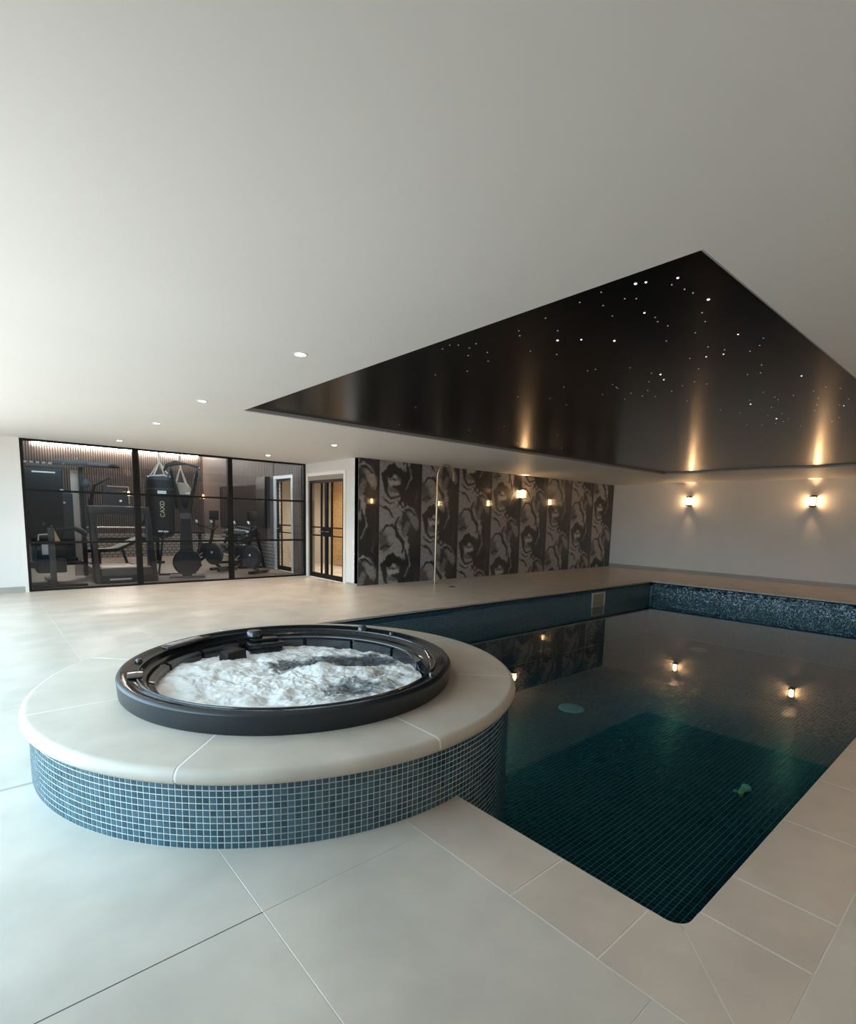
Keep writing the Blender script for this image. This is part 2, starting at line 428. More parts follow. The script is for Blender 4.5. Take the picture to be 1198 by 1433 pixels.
# ---- mosaic helper: many small raised tiles in one mesh, each with its own shade
def mosaic(name, fmap, nu, nv, du, dv, u0=0.0, v0=0.0, gap=0.0032, h=0.0022, m=None, parent=None, keep=None, jitter=0.0):
    iu, iv = np.meshgrid(np.arange(nu), np.arange(nv), indexing='ij')
    iu = iu.ravel(); iv = iv.ravel()
    if keep is not None:
        k = keep(iu, iv); iu = iu[k]; iv = iv[k]
    n = len(iu)
    ins = 0.0012
    corners = [(gap / 2, gap / 2), (du - gap / 2, gap / 2), (du - gap / 2, dv - gap / 2), (gap / 2, dv - gap / 2)]
    ctop = [(a + (ins if a < du / 2 else -ins), b + (ins if b < dv / 2 else -ins)) for a, b in corners]
    V = np.zeros((n, 8, 3))
    tilt = RNG.normal(0, jitter, (n, 2)) if jitter else None
    for j, (cs, hh) in enumerate([(corners, -0.0005), (ctop, h)]):
        for k, (a, b) in enumerate(cs):
            hv = np.full(n, hh)
            if j == 1 and jitter: hv = hv + (a - du / 2) * tilt[:, 0] + (b - dv / 2) * tilt[:, 1]
            V[:, j * 4 + k, :] = fmap(u0 + iu * du + a, v0 + iv * dv + b, hv)
    F = np.array([(4, 5, 6, 7), (0, 1, 5, 4), (1, 2, 6, 5), (2, 3, 7, 6), (3, 0, 4, 7)])
    faces = (np.arange(n)[:, None, None] * 8 + F[None]).reshape(-1, 4)
    me = bpy.data.meshes.new(name)
    me.vertices.add(n * 8); me.vertices.foreach_set('co', V.reshape(-1).astype(np.float32))
    nf = len(faces)
    me.loops.add(nf * 4); me.loops.foreach_set('vertex_index', faces.reshape(-1).astype(np.int32))
    me.polygons.add(nf); me.polygons.foreach_set('loop_start', (np.arange(nf) * 4).astype(np.int32))
    me.update(calc_edges=True); me.shade_flat()
    at = me.attributes.new('shade', 'FLOAT', 'POINT')
    at.data.foreach_set('value', np.repeat(RNG.random(n), 8).astype(np.float32))
    me.materials.append(m)
    o = bpy.data.objects.new(name, me); COL.objects.link(o)
    if parent is not None: o.parent = parent
    o['kind'] = 'stuff'
    return o

# ---- pool basin
pool = empty('pool_basin', 'long rectangular pool basin lined with dark blue mosaic', None, (0, 0, 0), kind='structure')
px0, px1, py0, py1 = PX0 - PW, PX1 + PW, PY0 - PW, PY1 + PW
MB().box(px0 - 0.2, px1 + 0.2, py0 - 0.2, py1 + 0.2, PFLOOR - 0.2, PFLOOR).build('basin_floor', M_POOLGROUT, pool, smooth=False)
for q in [(px0 - 0.2, px0, py0 - 0.2, py1 + 0.2), (px1, px1 + 0.2, py0 - 0.2, py1 + 0.2), (px0, px1, py0 - 0.2, py0), (px0, px1, py1, py1 + 0.2)]:
    MB().box(*q, PFLOOR, -0.031).build('basin_wall', M_POOLGROUT, pool, smooth=False)
T = 0.0274
LX, LY, LZ = px1 - px0, py1 - py0, -0.031 - PFLOOR
def kx(L, t): return int(L / t)
FT = 0.042
mosaic('floor_mosaic', lambda u, v, h: np.stack([px0 + u, py0 + v, PFLOOR + h], -1), kx(LX, FT), kx(LY, FT), FT, FT, gap=0.006, h=0.003, m=M_POOLMOS, parent=pool, jitter=0.01)
mosaic('wall_mosaic', lambda u, v, h: np.stack([px0 + u, py1 - h, PFLOOR + v], -1), kx(LX, T), kx(LZ, T), T, T, m=M_POOLMOS, parent=pool, jitter=0.01)
NB = kx(LZ, T) - 13       # the top thirteen rows get the glitter mosaic with painted glints
mosaic('wall_mosaic', lambda u, v, h: np.stack([px1 - h, py0 + u, PFLOOR + v], -1), kx(LY, T), NB, T, T, m=M_POOLMOS, parent=pool, jitter=0.01)
mosaic('waterline_mosaic', lambda u, v, h: np.stack([px1 - h, py0 + u, PFLOOR + v], -1), kx(LY, T), 13, T, T, v0=NB * T, m=M_FARMOS, parent=pool, jitter=0.1)
mosaic('wall_mosaic', lambda u, v, h: np.stack([px0 + u, py0 + h, PFLOOR + v], -1), kx(LX, 0.055), kx(LZ, 0.055), 0.055, 0.055, m=M_POOLMOS, parent=pool)
mosaic('wall_mosaic', lambda u, v, h: np.stack([px0 + h, py0 + u, PFLOOR + v], -1), kx(LY, 0.055), kx(LZ, 0.055), 0.055, 0.055, m=M_POOLMOS, parent=pool)
# water body: a clear volume that swallows red with distance; only its top sheet mirrors
M_BODY = bpy.data.materials.new('pool_water_body'); M_BODY.use_nodes = True
for M_ in (M_WATER, M_BODY):
    N, L = nt(M_); out = [n for n in N if n.type == 'OUTPUT_MATERIAL'][0]
    if M_ is M_BODY:
        N.remove(N['Principled BSDF']); tb = N.new('ShaderNodeBsdfTransparent'); L.new(tb.outputs[0], out.inputs['Surface'])
    va = N.new('ShaderNodeVolumeAbsorption'); va.inputs['Color'].default_value = (0.10, 0.74, 0.80, 1); va.inputs['Density'].default_value = 0.6
    L.new(va.outputs[0], out.inputs['Volume'])
b = MB(); b.box(px0 - 0.02, px1 + 0.02, py0 - 0.02, py1 + 0.02, PFLOOR - 0.03, WATER)
water = b.build('pool_water', M_BODY, smooth=False)
water.data.materials.append(M_WATER)
for pl in water.data.polygons:
    if pl.normal.z > 0.9: pl.material_index = 1
tag(water, 'still dark teal water filling the long pool', 'water', kind='stuff')
# skimmer
sk = empty('pool_skimmer', 'white framed skimmer box set in the dark mosaic pool wall', 'skimmer', (9.6, py1, 0))
b = MB(); b.box(-0.24, 0.24, -0.02, 0.0, -0.135, -0.10); b.box(-0.24, 0.24, -0.02, 0.0, -0.40, -0.365)
b.box(-0.24, -0.20, -0.02, 0.0, -0.365, -0.135); b.box(0.20, 0.24, -0.02, 0.0, -0.365, -0.135)
b.build('frame', M_WHITEP, sk, smooth=False)
MB().box(-0.2, 0.2, -0.008, 0.0, -0.365, -0.135).build('weir_flap', mat('weir_cream', (0.42, 0.41, 0.32), 0.5), sk, smooth=False)
b = MB()
for k in range(7): b.box(-0.18 + k * 0.055, -0.172 + k * 0.055, -0.0115, -0.008, -0.35, -0.15)
b.build('grille', mat('weir_dark', (0.2, 0.2, 0.16), 0.5), sk, smooth=False)
# floor discs
def disc(x, y, label):
    d = empty('floor_drain', label, 'drain', (x, y, PFLOOR + 0.004), group='round drain covers on the pool floor')
    b = MB(); b.lathe([(0.001, 0.02), (0.15, 0.018), (0.165, 0.012), (0.17, 0.0)], seg=40); b.build('cover', M_DISC, d)
    b = MB()
    for rr in (0.05, 0.085, 0.12): b.lathe([(rr, 0.019), (rr, 0.024), (rr + 0.012, 0.024), (rr + 0.012, 0.0185)], seg=36)
    b.build('ring', mat('drain_ring', (0.38, 0.48, 0.45), 0.5), d)
disc(6.0, 3.89, 'pale green round drain cover on the pool floor nearer the raised spa')
disc(10.95, 4.25, 'pale round drain cover on the pool floor nearer the end wall')
t = empty('dive_toy', 'small pale green and yellow toy lying on the pool floor', 'toy', (5.38, 1.58, PFLOOR + 0.004), -1.7)
t.scale = (0.85, 0.85, 0.85)
b = MB(); b.ell((0.02, 0.05, 0.05), (0.055, 0.05, 0.05), 14, 9); b.build('head', mat('toy_mint', (0.95, 0.97, 0.78), 0.4), t)
b = MB(); b.tube([(0.02, 0.03, 0.045), (0.01, -0.03, 0.04), (0.03, -0.09, 0.035), (0.05, -0.12, 0.03)], [0.034, 0.03, 0.028, 0.02], 10)
b.build('body', mat('toy_yellow', (0.92, 0.90, 0.35), 0.4), t)
b = MB(); b.ell((-0.035, -0.07, 0.025), (0.03, 0.022, 0.02), 10, 7); b.build('fin', mat('toy_pale', (0.72, 0.80, 0.55), 0.4), t)

# ================================================================== RAISED SPA
RM, RCO, ZM, ZC = 1.387, 1.425, 0.274, 0.345
sp = empty('spa_surround', 'raised round spa plinth of blue mosaic with beige stone coping', 'spa', (SPA[0], SPA[1], 0))
b = MB(); b.lathe([(0.99, 0.05), (0.99, ZM), (RM, ZM), (RM, PFLOOR + 0.0), (0.99, PFLOOR)], seg=160)
b.build('plinth_wall', M_SPAGROUT, sp)
# mosaic rows of real tiles on the cylinder
NC = 318
da = 2 * PI / NC; TV = ZM / 10
cvec = math.atan2(-SPA[1], -SPA[0])            # direction from the spa to where it meets the open deck
c0 = int(((cvec + 0.25) % (2 * PI)) / da) - 15
sel = {(c0 + k) % NC for k in range(30)}
def cyl(u, v, h):
    a = u / RM
    return np.stack([(RM + h) * np.cos(a), (RM + h) * np.sin(a), v], -1)
du = da * RM
nvr = int((ZM - PFLOOR) / TV)
def keep(iu, iv):
    z = ZM - nvr * TV + iv * TV
    a = iu * da
    x = SPA[0] + RM * np.cos(a)
    up = z > -0.001
    inpool = x > PX0 - 0.04
    s = np.isin(iu, list(sel)) & up
    return (up | inpool) & ~s
mosaic('mosaic_field', cyl, NC, nvr, du, TV, v0=ZM - nvr * TV, m=M_MOS, parent=sp, keep=keep, jitter=0.004, gap=0.0042)
b = MB(); g = 0.0042
b.prism([(-du / 2 + g / 2, -TV / 2 + g / 2), (du / 2 - g / 2, -TV / 2 + g / 2), (du / 2 - g / 2, TV / 2 - g / 2), (-du / 2 + g / 2, TV / 2 - g / 2)], -0.0005, 0.0025)
te = [e for e in b.bm.edges if all(v.co.z > 0.001 for v in e.verts)]
bmesh.ops.bevel(b.bm, geom=te, offset=0.001, segments=1, affect='EDGES')
t0 = b.build('mosaic_tile', M_MOS_O, sp, smooth=False)
first = True
for c in sorted(sel):
    a = (c + 0.5) * da
    for r in range(10):
        o = t0 if first else t0.copy()
        if not first: COL.objects.link(o); o.parent = sp
        first = False
        rad = Vector((math.cos(a), math.sin(a), 0)); tan = Vector((-math.sin(a), math.cos(a), 0))
        mm = Matrix((tan, Vector((0, 0, 1)), rad)).transposed().to_4x4()
        mm = mm @ Matrix.Rotation(random.gauss(0, 0.004), 4, 'X') @ Matrix.Rotation(random.gauss(0, 0.004), 4, 'Y')
        mm.translation = rad * RM + Vector((0, 0, (r + 0.5) * TV))
        o.matrix_local = mm
# coping: eight wedge stones with a bullnose; their inner edge follows the tub, which sits a little off centre
def hug_tub(bm, r):
    for v in bm.verts:
        d = math.hypot(v.co.x, v.co.y)
        if d < 0.95:
            u = Vector((v.co.x / d, v.co.y / d, 0)); k = u.dot(TO)
            t_ = k + math.sqrt(max(0.0, k * k - TO.length_squared + r * r))
            v.co.x, v.co.y = u.x * t_, u.y * t_
TO = Vector((TUB[0] - SPA[0], TUB[1] - SPA[1], 0))
for k in range(8):
    a0 = math.radians(-135 + 45 * k) + 0.0042; a1 = math.radians(-90 + 45 * k) - 0.0042
    hh = (ZC - ZM) / 2
    prof = [(0.90, ZM), (0.90, ZC - 0.002), (0.905, ZC), (RCO - hh, ZC)]
    prof += [(RCO - hh + hh * math.sin(t), ZM + hh + hh * math.cos(t)) for t in [PI * j / 12 for j in range(1, 12)]]
    prof += [(RCO - hh, ZM)]
    b = MB(); b.lathe(prof, seg=20, a0=a0, a1=a1, cap=True)
    hug_tub(b.bm, 0.930)
    b.build('coping_stone', M_SPACOPE, sp)
b = MB(); b.lathe([(0.91, ZM), (0.91, ZC - 0.0008), (RCO - 0.036, ZC - 0.0008), (RCO - 0.018, ZC - 0.006), (RCO - 0.006, ZC - 0.018), (RCO - 0.001, ZC - 0.0355), (RCO - 0.006, ZM + 0.018), (RCO - 0.03, ZM)], seg=160)
hug_tub(b.bm, 0.935)
b.build('joint_mortar', mat('white_mortar', (0.85, 0.83, 0.79), 0.8), sp)

# ---- hot tub shell dropped into the plinth
tub = empty('hot_tub', 'round black acrylic hot tub shell sunk in the stone coping', 'hot tub', (TUB[0], TUB[1], ZC))
b = MB()   # everything relative to the coping top
R = 0.965
b.lathe([(R - 0.012, 0.0), (R - 0.004, 0.01), (R, 0.06), (R + 0.003, 0.095), (R - 0.004, 0.106), (R - 0.018, 0.112)], seg=128)
b.build('rim_skirt', M_SHELL, tub)
def deckprof():
    return [(R - 0.018, 0.112), (R - 0.045, 0.108), (R - 0.055, 0.100), (0.885, 0.096), (0.865, 0.088), (0.855, 0.07), (0.845, 0.062), (0.825, 0.058), (0.815, 0.045), (0.808, 0.02), (0.800, -0.03), (0.785, -0.16), (0.70, -0.55)]
b = MB(); b.lathe(deckprof(), seg=128); b.build('rim_deck', M_ACRYL, tub)
b = MB(); b.lathe([(0.72, -0.5), (0.45, -0.52), (0.001, -0.52)], seg=64); b.build('seat_floor', M_ACRYL2, tub)
# moulded lip ring on the deck
b = MB(); b.tube([(0.868 * math.cos(t), 0.868 * math.sin(t), 0.094) for t in [2 * PI * k / 96 for k in range(96)]], 0.007, 8, closed=True)
b.build('moulded_lip', M_ACRYL2, tub)
# back cushions panels around the inner wall, far side
def arcpanel(a0, a1, r0, z0, z1, th, name, m, seg=14):
    b = MB(); a0 = math.radians(a0); a1 = math.radians(a1)
    prof = [(r0, z0), (r0 - th, z0 + 0.012), (r0 - th + 0.004, z1 - 0.012), (r0 + 0.012, z1)]
    b.lathe(prof, seg=seg, a0=a0, a1=a1, cap=True)
    return b.build(name, m, tub)
for a0, a1 in [(-25, 2), (4, 30), (32, 57), (59, 70), (94, 114), (116, 138), (140, 166), (168, 194)]:
    arcpanel(a0, a1, 0.80, -0.12, 0.042, 0.022, 'back_panel', M_ACRYL2)
# filter weir / waterfall block at the back
def rotz(a): return Matrix.Rotation(a, 4, 'Z')
b = MB(); A = rotz(math.radians(81))
b.box(0.64, 0.86, -0.13, 0.13, 0.015, 0.05, 0.014, A); b.box(0.655, 0.85, -0.115, 0.115, -0.10, 0.012, 0.012, A); b.box(0.70, 0.86, -0.10, 0.10, 0.05, 0.072, 0.01, A)
b.build('filter_weir', M_ACRYL, tub)
b = MB(); b.lathe([(0.001, 0.125), (0.045, 0.122), (0.055, 0.11), (0.058, 0.08)], c=(0.80 * math.cos(math.radians(85)), 0.80 * math.sin(math.radians(85))), seg=28)
b.build('filter_cap', M_ACRYL2, tub)
# control panel set in the rim
b = MB(); A = rotz(math.radians(118))
b.box(0.845, 0.935, -0.19, 0.19, 0.092, 0.112, 0.01, A); cp = b.build('control_panel', mat('panel_dark', (0.02, 0.02, 0.022), 0.2), tub)
b = MB(); b.box(0.862, 0.915, -0.12, 0.14, 0.112, 0.1165, 0.003, A); b.build('display', mat('panel_grey', (0.42, 0.39, 0.35), 0.3), cp)
b = MB()
for k in range(5): b.box(0.875, 0.902, -0.095 + k * 0.05, -0.06 + k * 0.05, 0.1165, 0.119, 0.002, A)
b.build('button', mat('button_grey', (0.30, 0.29, 0.28), 0.3), cp)
# air knobs and small fittings on the rim
for a, rr in [(29, 0.905), (150, 0.90), (12, 0.91), (-60, 0.90)]:
    b = MB(); c = (rr * math.cos(math.radians(a)), rr * math.sin(math.radians(a)))
    s_ = 0.034 if a == 29 else 0.018
    b.lathe([(0.001, 0.098 + s_), (s_ * 0.8, 0.098 + s_ * 0.95), (s_, 0.098 + s_ * 0.6), (s_ * 1.15, 0.094)], c=c, seg=24)
    b.build('air_knob', M_ACRYL2, tub)
# drinks recess at the near-left of the rim
b = MB(); A = rotz(math.radians(168))
b.box(0.835, 0.915, -0.075, 0.075, 0.094, 0.107, 0.008, A); b.build('drinks_recess', M_ACRYL, tub)
# headrest poking out of the foam
b = MB(); A = Matrix.Translation((-0.16, 0.62, -0.01)) @ rotz(math.radians(20))
b.box(-0.085, 0.085, -0.05, 0.05, -0.12, 0.055, 0.028, A); b.build('headrest', M_PAD, tub)
b = MB(); b.box(-0.05, 0.055, -0.0535, -0.045, -0.05, 0.025, 0.004, A); b.build('speaker_grille', M_GYMBLK, tub)
# grab rail moulding on the right inner wall
b = MB(); b.tube([(0.79 * math.cos(math.radians(a)), 0.79 * math.sin(math.radians(a)), 0.05 - 0.001 * max(0, -a - 10) * 3) for a in range(-30, 80, 5)], 0.006, 8)
b.build('seat_edge_trim', mat('trim_grey', (0.10, 0.11, 0.12), 0.2, spec=0.6), tub)

# ---- churning foam
b = MB(); bm = b.bm
NR, NA = 92, 260
RW = 0.79
def foam_h(x, y):
    p = Vector((x * 3.1, y * 3.1, 1.7))
    hgt = 0.022 * mnoise.fractal(p, 1.0, 2.0, 3)
    hgt += 0.017 * mnoise.fractal(Vector((x * 9, y * 9, 4.0)), 0.8, 2.1, 5) + 0.008 * abs(mnoise.noise(Vector((x * 26, y * 26, 9.0))))
    d = math.hypot(x - 0.16, y + 0.02)
    hgt += 0.050 * math.exp(-(d / 0.16) ** 2) + 0.028 * math.exp(-((x - 0.42) ** 2 / 0.05 + (y + 0.17) ** 2 / 0.010))
    hgt += 0.028 * math.exp(-((x + 0.45) ** 2 + (y - 0.35) ** 2) / 0.05)
    hgt += 0.02 * math.exp(-((x + 0.30) ** 2 + (y - 0.03) ** 2) / 0.03)
    return hgt
fo = []
cen = bm.verts.new((0, 0, foam_h(0, 0)))
rings = []
for i in range(1, NR + 1):
    r = RW * i / NR
    rings.append([bm.verts.new((r * math.cos(2 * PI * k / NA), r * math.sin(2 * PI * k / NA), foam_h(r * math.cos(2 * PI * k / NA), r * math.sin(2 * PI * k / NA)))) for k in range(NA)])
for k in range(NA): bm.faces.new((cen, rings[0][k], rings[0][(k + 1) % NA]))
for i in range(NR - 1):
    for k in range(NA): bm.faces.new((rings[i][k], rings[i + 1][k], rings[i + 1][(k + 1) % NA], rings[i][(k + 1) % NA]))
m = bpy.data.materials.new('churned_foam'); m.use_nodes = True
N, L = nt(m); bs = N['Principled BSDF']; bs.inputs['Roughness'].default_value = 0.25
tc = N.new('ShaderNodeTexCoord')
at = N.new('ShaderNodeAttribute'); at.attribute_name = 'foam'
n1 = N.new('ShaderNodeTexNoise'); n1.inputs['Scale'].default_value = 16; n1.inputs['Detail'].default_value = 8; n1.inputs['Roughness'].default_value = 0.7; n1.inputs['Distortion'].default_value = 1.0
L.new(tc.outputs['Object'], n1.inputs['Vector'])
ad = N.new('ShaderNodeMath'); ad.operation = 'MULTIPLY_ADD'; ad.inputs[1].default_value = 1.3
L.new(n1.outputs['Fac'], ad.inputs[0]); L.new(at.outputs['Fac'], ad.inputs[2])
rp = N.new('ShaderNodeValToRGB'); e = rp.color_ramp.elements
e[0].position = 0.62; e[0].color = (0.07, 0.085, 0.10, 1); e[1].position = 0.98; e[1].color = (0.86, 0.88, 0.88, 1)
e2 = rp.color_ramp.elements.new(0.80); e2.color = (0.30, 0.33, 0.35, 1)
L.new(ad.outputs[0], rp.inputs['Fac']); L.new(rp.outputs['Color'], bs.inputs['Base Color'])
vo = N.new('ShaderNodeTexNoise'); vo.inputs['Scale'].default_value = 45; vo.inputs['Detail'].default_value = 6
L.new(tc.outputs['Object'], vo.inputs['Vector'])
bp = N.new('ShaderNodeBump'); bp.inputs['Strength'].default_value = 0.55; bp.inputs['Distance'].default_value = 0.012
L.new(vo.outputs['Fac'], bp.inputs['Height']); L.new(bp.outputs['Normal'], bs.inputs['Normal'])
foam = b.build('spa_water', m, recalc=False)
foam.data.shade_smooth()
foam.location = (TUB[0], TUB[1], ZC - 0.025)
tag(foam, 'churning white foam and grey water inside the hot tub', 'water', kind='stuff')
at = foam.data.attributes.new('foam', 'FLOAT', 'POINT')
vals = []
for v in foam.data.vertices:
    x, y = v.co.x, v.co.y
    # open dark water: a channel behind the crest towards the right, and a patch front right
    q = 0.56
    q -= 0.85 * math.exp(-((x - 0.34) ** 2 / 0.10 + (y - 0.20 + 0.25 * x) ** 2 / 0.038))
    q -= 0.40 * math.exp(-((x - 0.62) ** 2 / 0.03 + (y + 0.02) ** 2 / 0.03))
    q -= 0.48 * math.exp(-((x - 0.20) ** 2 / 0.10 + (y + 0.40) ** 2 / 0.045))
    q -= 0.3 * math.exp(-((x - 0.05) ** 2 / 0.02 + (y - 0.30) ** 2 / 0.02))
    q += 0.25 * math.exp(-((x + 0.4) ** 2 + (y - 0.2) ** 2) / 0.12)
    q += 5.0 * max(-0.02, min(0.02, v.co.z - 0.01))
    vals.append(q)
at.data.foreach_set('value', vals)

# ================================================================== STAR CEILING PANEL
st = empty('star_ceiling', 'gloss black ceiling panel scattered with tiny fibre optic stars', 'ceiling panel', ((SX0 + SX1) / 2, (SY0 + SY1) / 2, H + 0.04))
hx, hy = (SX1 - SX0) / 2 - 0.002, (SY1 - SY0) / 2 - 0.002
MB().box(-hx, hx, -hy, hy, 0.0, 0.03).build('panel', M_STARBLK, st, smooth=False)
b = MB()
for q in [(-hx, hx, -hy, -hy + 0.012), (-hx, hx, hy - 0.012, hy), (-hx, -hx + 0.012, -hy + 0.012, hy - 0.012), (hx - 0.012, hx, -hy + 0.012, hy - 0.012)]:
    b.box(*q, -0.034, 0.0)
b.build('edge_trim', mat('shadow_trim', (0.36, 0.36, 0.36), 0.5), st, smooth=False)
STARS = [(2.39,1.52,1),(2.42,1.66,1),(2.54,1.6,1),(2.7,1.64,1),(2.42,1.36,3),(2.44,1.32,2),(2.54,1.48,1),(2.58,1.44,1),(2.78,1.5,2),(2.88,1.49,1),(2.95,1.51,1),(3.05,1.5,1),(3.29,1.62,1),(2.5,1.2,2),(2.55,1.25,1),(2.64,1.23,1),(2.71,1.22,1),(2.84,1.2,3),(2.99,1.29,1),(3.13,1.33,1),(3.27,1.44,1),(3.58,1.49,1),(3.78,1.58,1.5),(3.74,1.67,1),(2.47,1.91,1),(2.68,1.98,1),(2.82,2.08,3),(2.91,1.97,2),(3.07,1.84,3),(3.05,2.25,1),(3.53,2.32,1),(3.54,2.26,1),(3.67,2.06,1),(3.91,2.02,1),(3.99,1.99,3),(4.15,2.04,2),(4.13,2.15,1),(4.39,2.29,1),(4.02,2.4,1),(4.11,2.42,1),(4.15,2.43,1),(4.39,2.44,1),(4.55,2.42,1),(4.55,2.16,1),(4.43,2.02,1),(4.37,1.9,1),(3.82,2.73,1),(4.08,3.06,1),(4.27,2.64,1),(4.56,2.59,1),(4.65,2.35,1),(3.47,1.28,1.5),(3.64,1.2,1),(3.77,1.26,1),(3.85,1.34,1),(3.8,1.48,1.5),(3.71,1.44,1),(4.23,1.39,1),(4.42,1.54,1),(4.44,1.46,1),(4.73,1.28,2),(5.09,1.64,1),(5.35,1.63,1),(5.47,1.64,1),(5.38,1.5,1),(5.33,1.82,1),(5.51,1.87,1.6),(5.87,2.08,1),(5.78,1.78,1),(6.17,1.8,1),(6.19,1.93,1),(6.42,1.92,1.8),(6.71,2.01,1),(6.65,1.92,1),(6.48,1.83,1),(6.71,2.14,1),(6.6,2.26,1),(7.04,1.86,1),(5.31,1.34,1),(5.23,1.24,1),(5.35,1.17,1),(5.63,1.38,1),(5.93,1.46,1),(6.21,1.54,1),(6.07,1.32,1),(6.13,1.3,2),(5.84,1.21,1),(6.75,1.46,1),(6.95,1.56,1),(4.5,1.86,1),(4.99,2.22,1),(4.03,1.73,1),(5.6,2.16,1),(2.43,2.71,1),(2.41,2.62,1.4),(2.45,2.58,1),(2.54,2.57,1.4),(2.51,2.48,1),(2.65,2.69,1),(2.69,2.55,1),(2.84,2.68,1),(2.82,3.22,1),(2.92,2.97,1),(2.52,2.14,1),(2.59,2.19,1),(2.87,2.33,1),(3.49,4.28,1),(4.02,5.23,1.2),(4.85,4.87,1),(5.74,5.45,1),(4.92,4.34,1),(3.83,3.23,1),(4.41,3.11,1),(5.9,4.27,1),(6.95,4.94,1),(6.12,5.13,1)]
b = MB(); b.ell((0, 0, 0), (1, 1, 1), 10, 6); sb = b.build('star_light', M_STAR, st)
b = MB(); b.ell((0, 0, 0), (1, 1, 1), 8, 5); sd = b.build('star_light', M_STARDIM, st)
used = {1: False, 0: False}
for x, y, s_ in STARS:
    br = 1 if s_ >= 1.5 else 0
    src = sb if br else sd
    o = src if not used[br] else src.copy()
    if used[br]: COL.objects.link(o)
    used[br] = True; o.parent = st
    dist = math.hypot(x, y)
    r = {3: 0.0075, 2: 0.0058, 1.8: 0.008, 1.6: 0.007, 1.5: 0.005}.get(s_, 0.0030 + 0.00035 * dist)
    o.scale = (r, r, r * 0.6)
    o.location = (x - (SX0 + SX1) / 2, y - (SY0 + SY1) / 2, -0.0005)

# ================================================================== LAMPS
def spot(parent, power, ang, loc, col=(1.0, 0.77, 0.56), r=0.03, blend=0.6):
    d = bpy.data.lights.new('lamp_beam', 'SPOT'); d.energy = power; d.spot_size = math.radians(ang); d.spot_blend = blend; d.color = col; d.shadow_soft_size = r
    o = bpy.data.objects.new('lamp_beam', d); COL.objects.link(o); o.parent = parent; o.location = loc
    return o
DL = [(1.745, 3.38, 'nearest the round spa'), (1.77, 5.45, 'just off the star panel corner'), (1.80, 7.25, 'in front of the gym, second from its glazing'),
      (1.82, 9.50, 'close to the gym glazing, in the row over the spa'), (4.31, 7.25, 'over the floor in front of the mural corner'), (4.24, 9.50, 'close to the double doors')]
DL += [(0.6, -0.7, 'added as unseen fill over the walkway at the near end of the pool'), (3.2, -0.7, 'added as unseen fill over the long walkway, second from the near pool end'), (5.8, -0.7, 'added as unseen fill over the long walkway, third from the near pool end')]  # unseen downlights added to warm and brighten the near floor
for x, y, lab in DL:
    d = empty('downlight', 'small round recessed ceiling downlight ' + lab, 'downlight', (x, y, H), group='recessed ceiling downlights')
    b = MB(); b.lathe([(0.036, 0.002), (0.036, -0.003), (0.046, -0.004), (0.050, 0.0)], seg=32); b.build('trim_ring', M_WHITEP, d)
    b = MB(); b.lathe([(0.001, -0.002), (0.035, -0.002), (0.036, 0.001)], seg=28); b.build('lens', M_DOWN, d)
    spot(d, 44 if y > 9 else 30 if y > 6 else 11 if y < 0 else 5, 115, (0, 0, -0.012))
def sconce(x, y, z, rz, label):
    s = empty('wall_lamp', label, 'wall lamp', (x, y, z), rz, group='bronze wall lamps')
    # local: +x points out of the wall
    b = MB(); b.box(0.0, 0.012, -0.05, 0.05, -0.14, 0.14, 0.003); b.build('back_plate', M_SCON, s)
    for zz in (-0.125, 0.085):
        b = MB(); b.box(0.012, 0.125, -0.062, 0.062, zz, zz + 0.03, 0.004); b.build('frame_plate', M_SCON, s)
    for yy in (-0.055, 0.055):
        b = MB(); b.box(0.112, 0.122, yy - 0.005, yy + 0.005, -0.10, 0.09); b.build('side_bar', M_SCON, s)
    b = MB(); b.lathe([(0.001, -0.094), (0.036, -0.094), (0.040, -0.08), (0.040, 0.07), (0.034, 0.084), (0.001, 0.084)], c=(0.066, 0), seg=24); b.build('glass_tube', M_BULB, s)
    for zz, rx, pw in ((0.13, PI, 17), (-0.14, 0, 4)):
        o = spot(s, pw, 52, (0.105, 0, zz), (1.0, 0.56, 0.27), 0.02, 1.0); o.rotation_euler = (rx, 0, 0)
    return s
sconce(XF, 6.14, 1.92, PI, 'lit bronze wall lamp on the white end wall nearer the mural')
sconce(XF, 3.41, 1.90, PI, 'lit bronze wall lamp on the white end wall second from the mural')
sconce(XF, 0.68, 1.90, PI, 'lit bronze wall lamp on the white end wall furthest from the mural')
sconce(10.18, YM, 1.95, -PI / 2, 'lit bronze wall lamp fixed on the patterned mural')
sconce(12.6, YR, 1.95, PI / 2, 'lit bronze wall lamp on the long white wall nearest the end wall')
for k, w_ in enumerate(('second', 'third', 'fourth')):  # extra lamps added out of view as warm fill for the ceiling
    sconce(9.9 - 2.7 * k, YR, 1.95, PI / 2, 'unseen bronze fill lamp added on the long white wall, %s from the end wall' % w_)

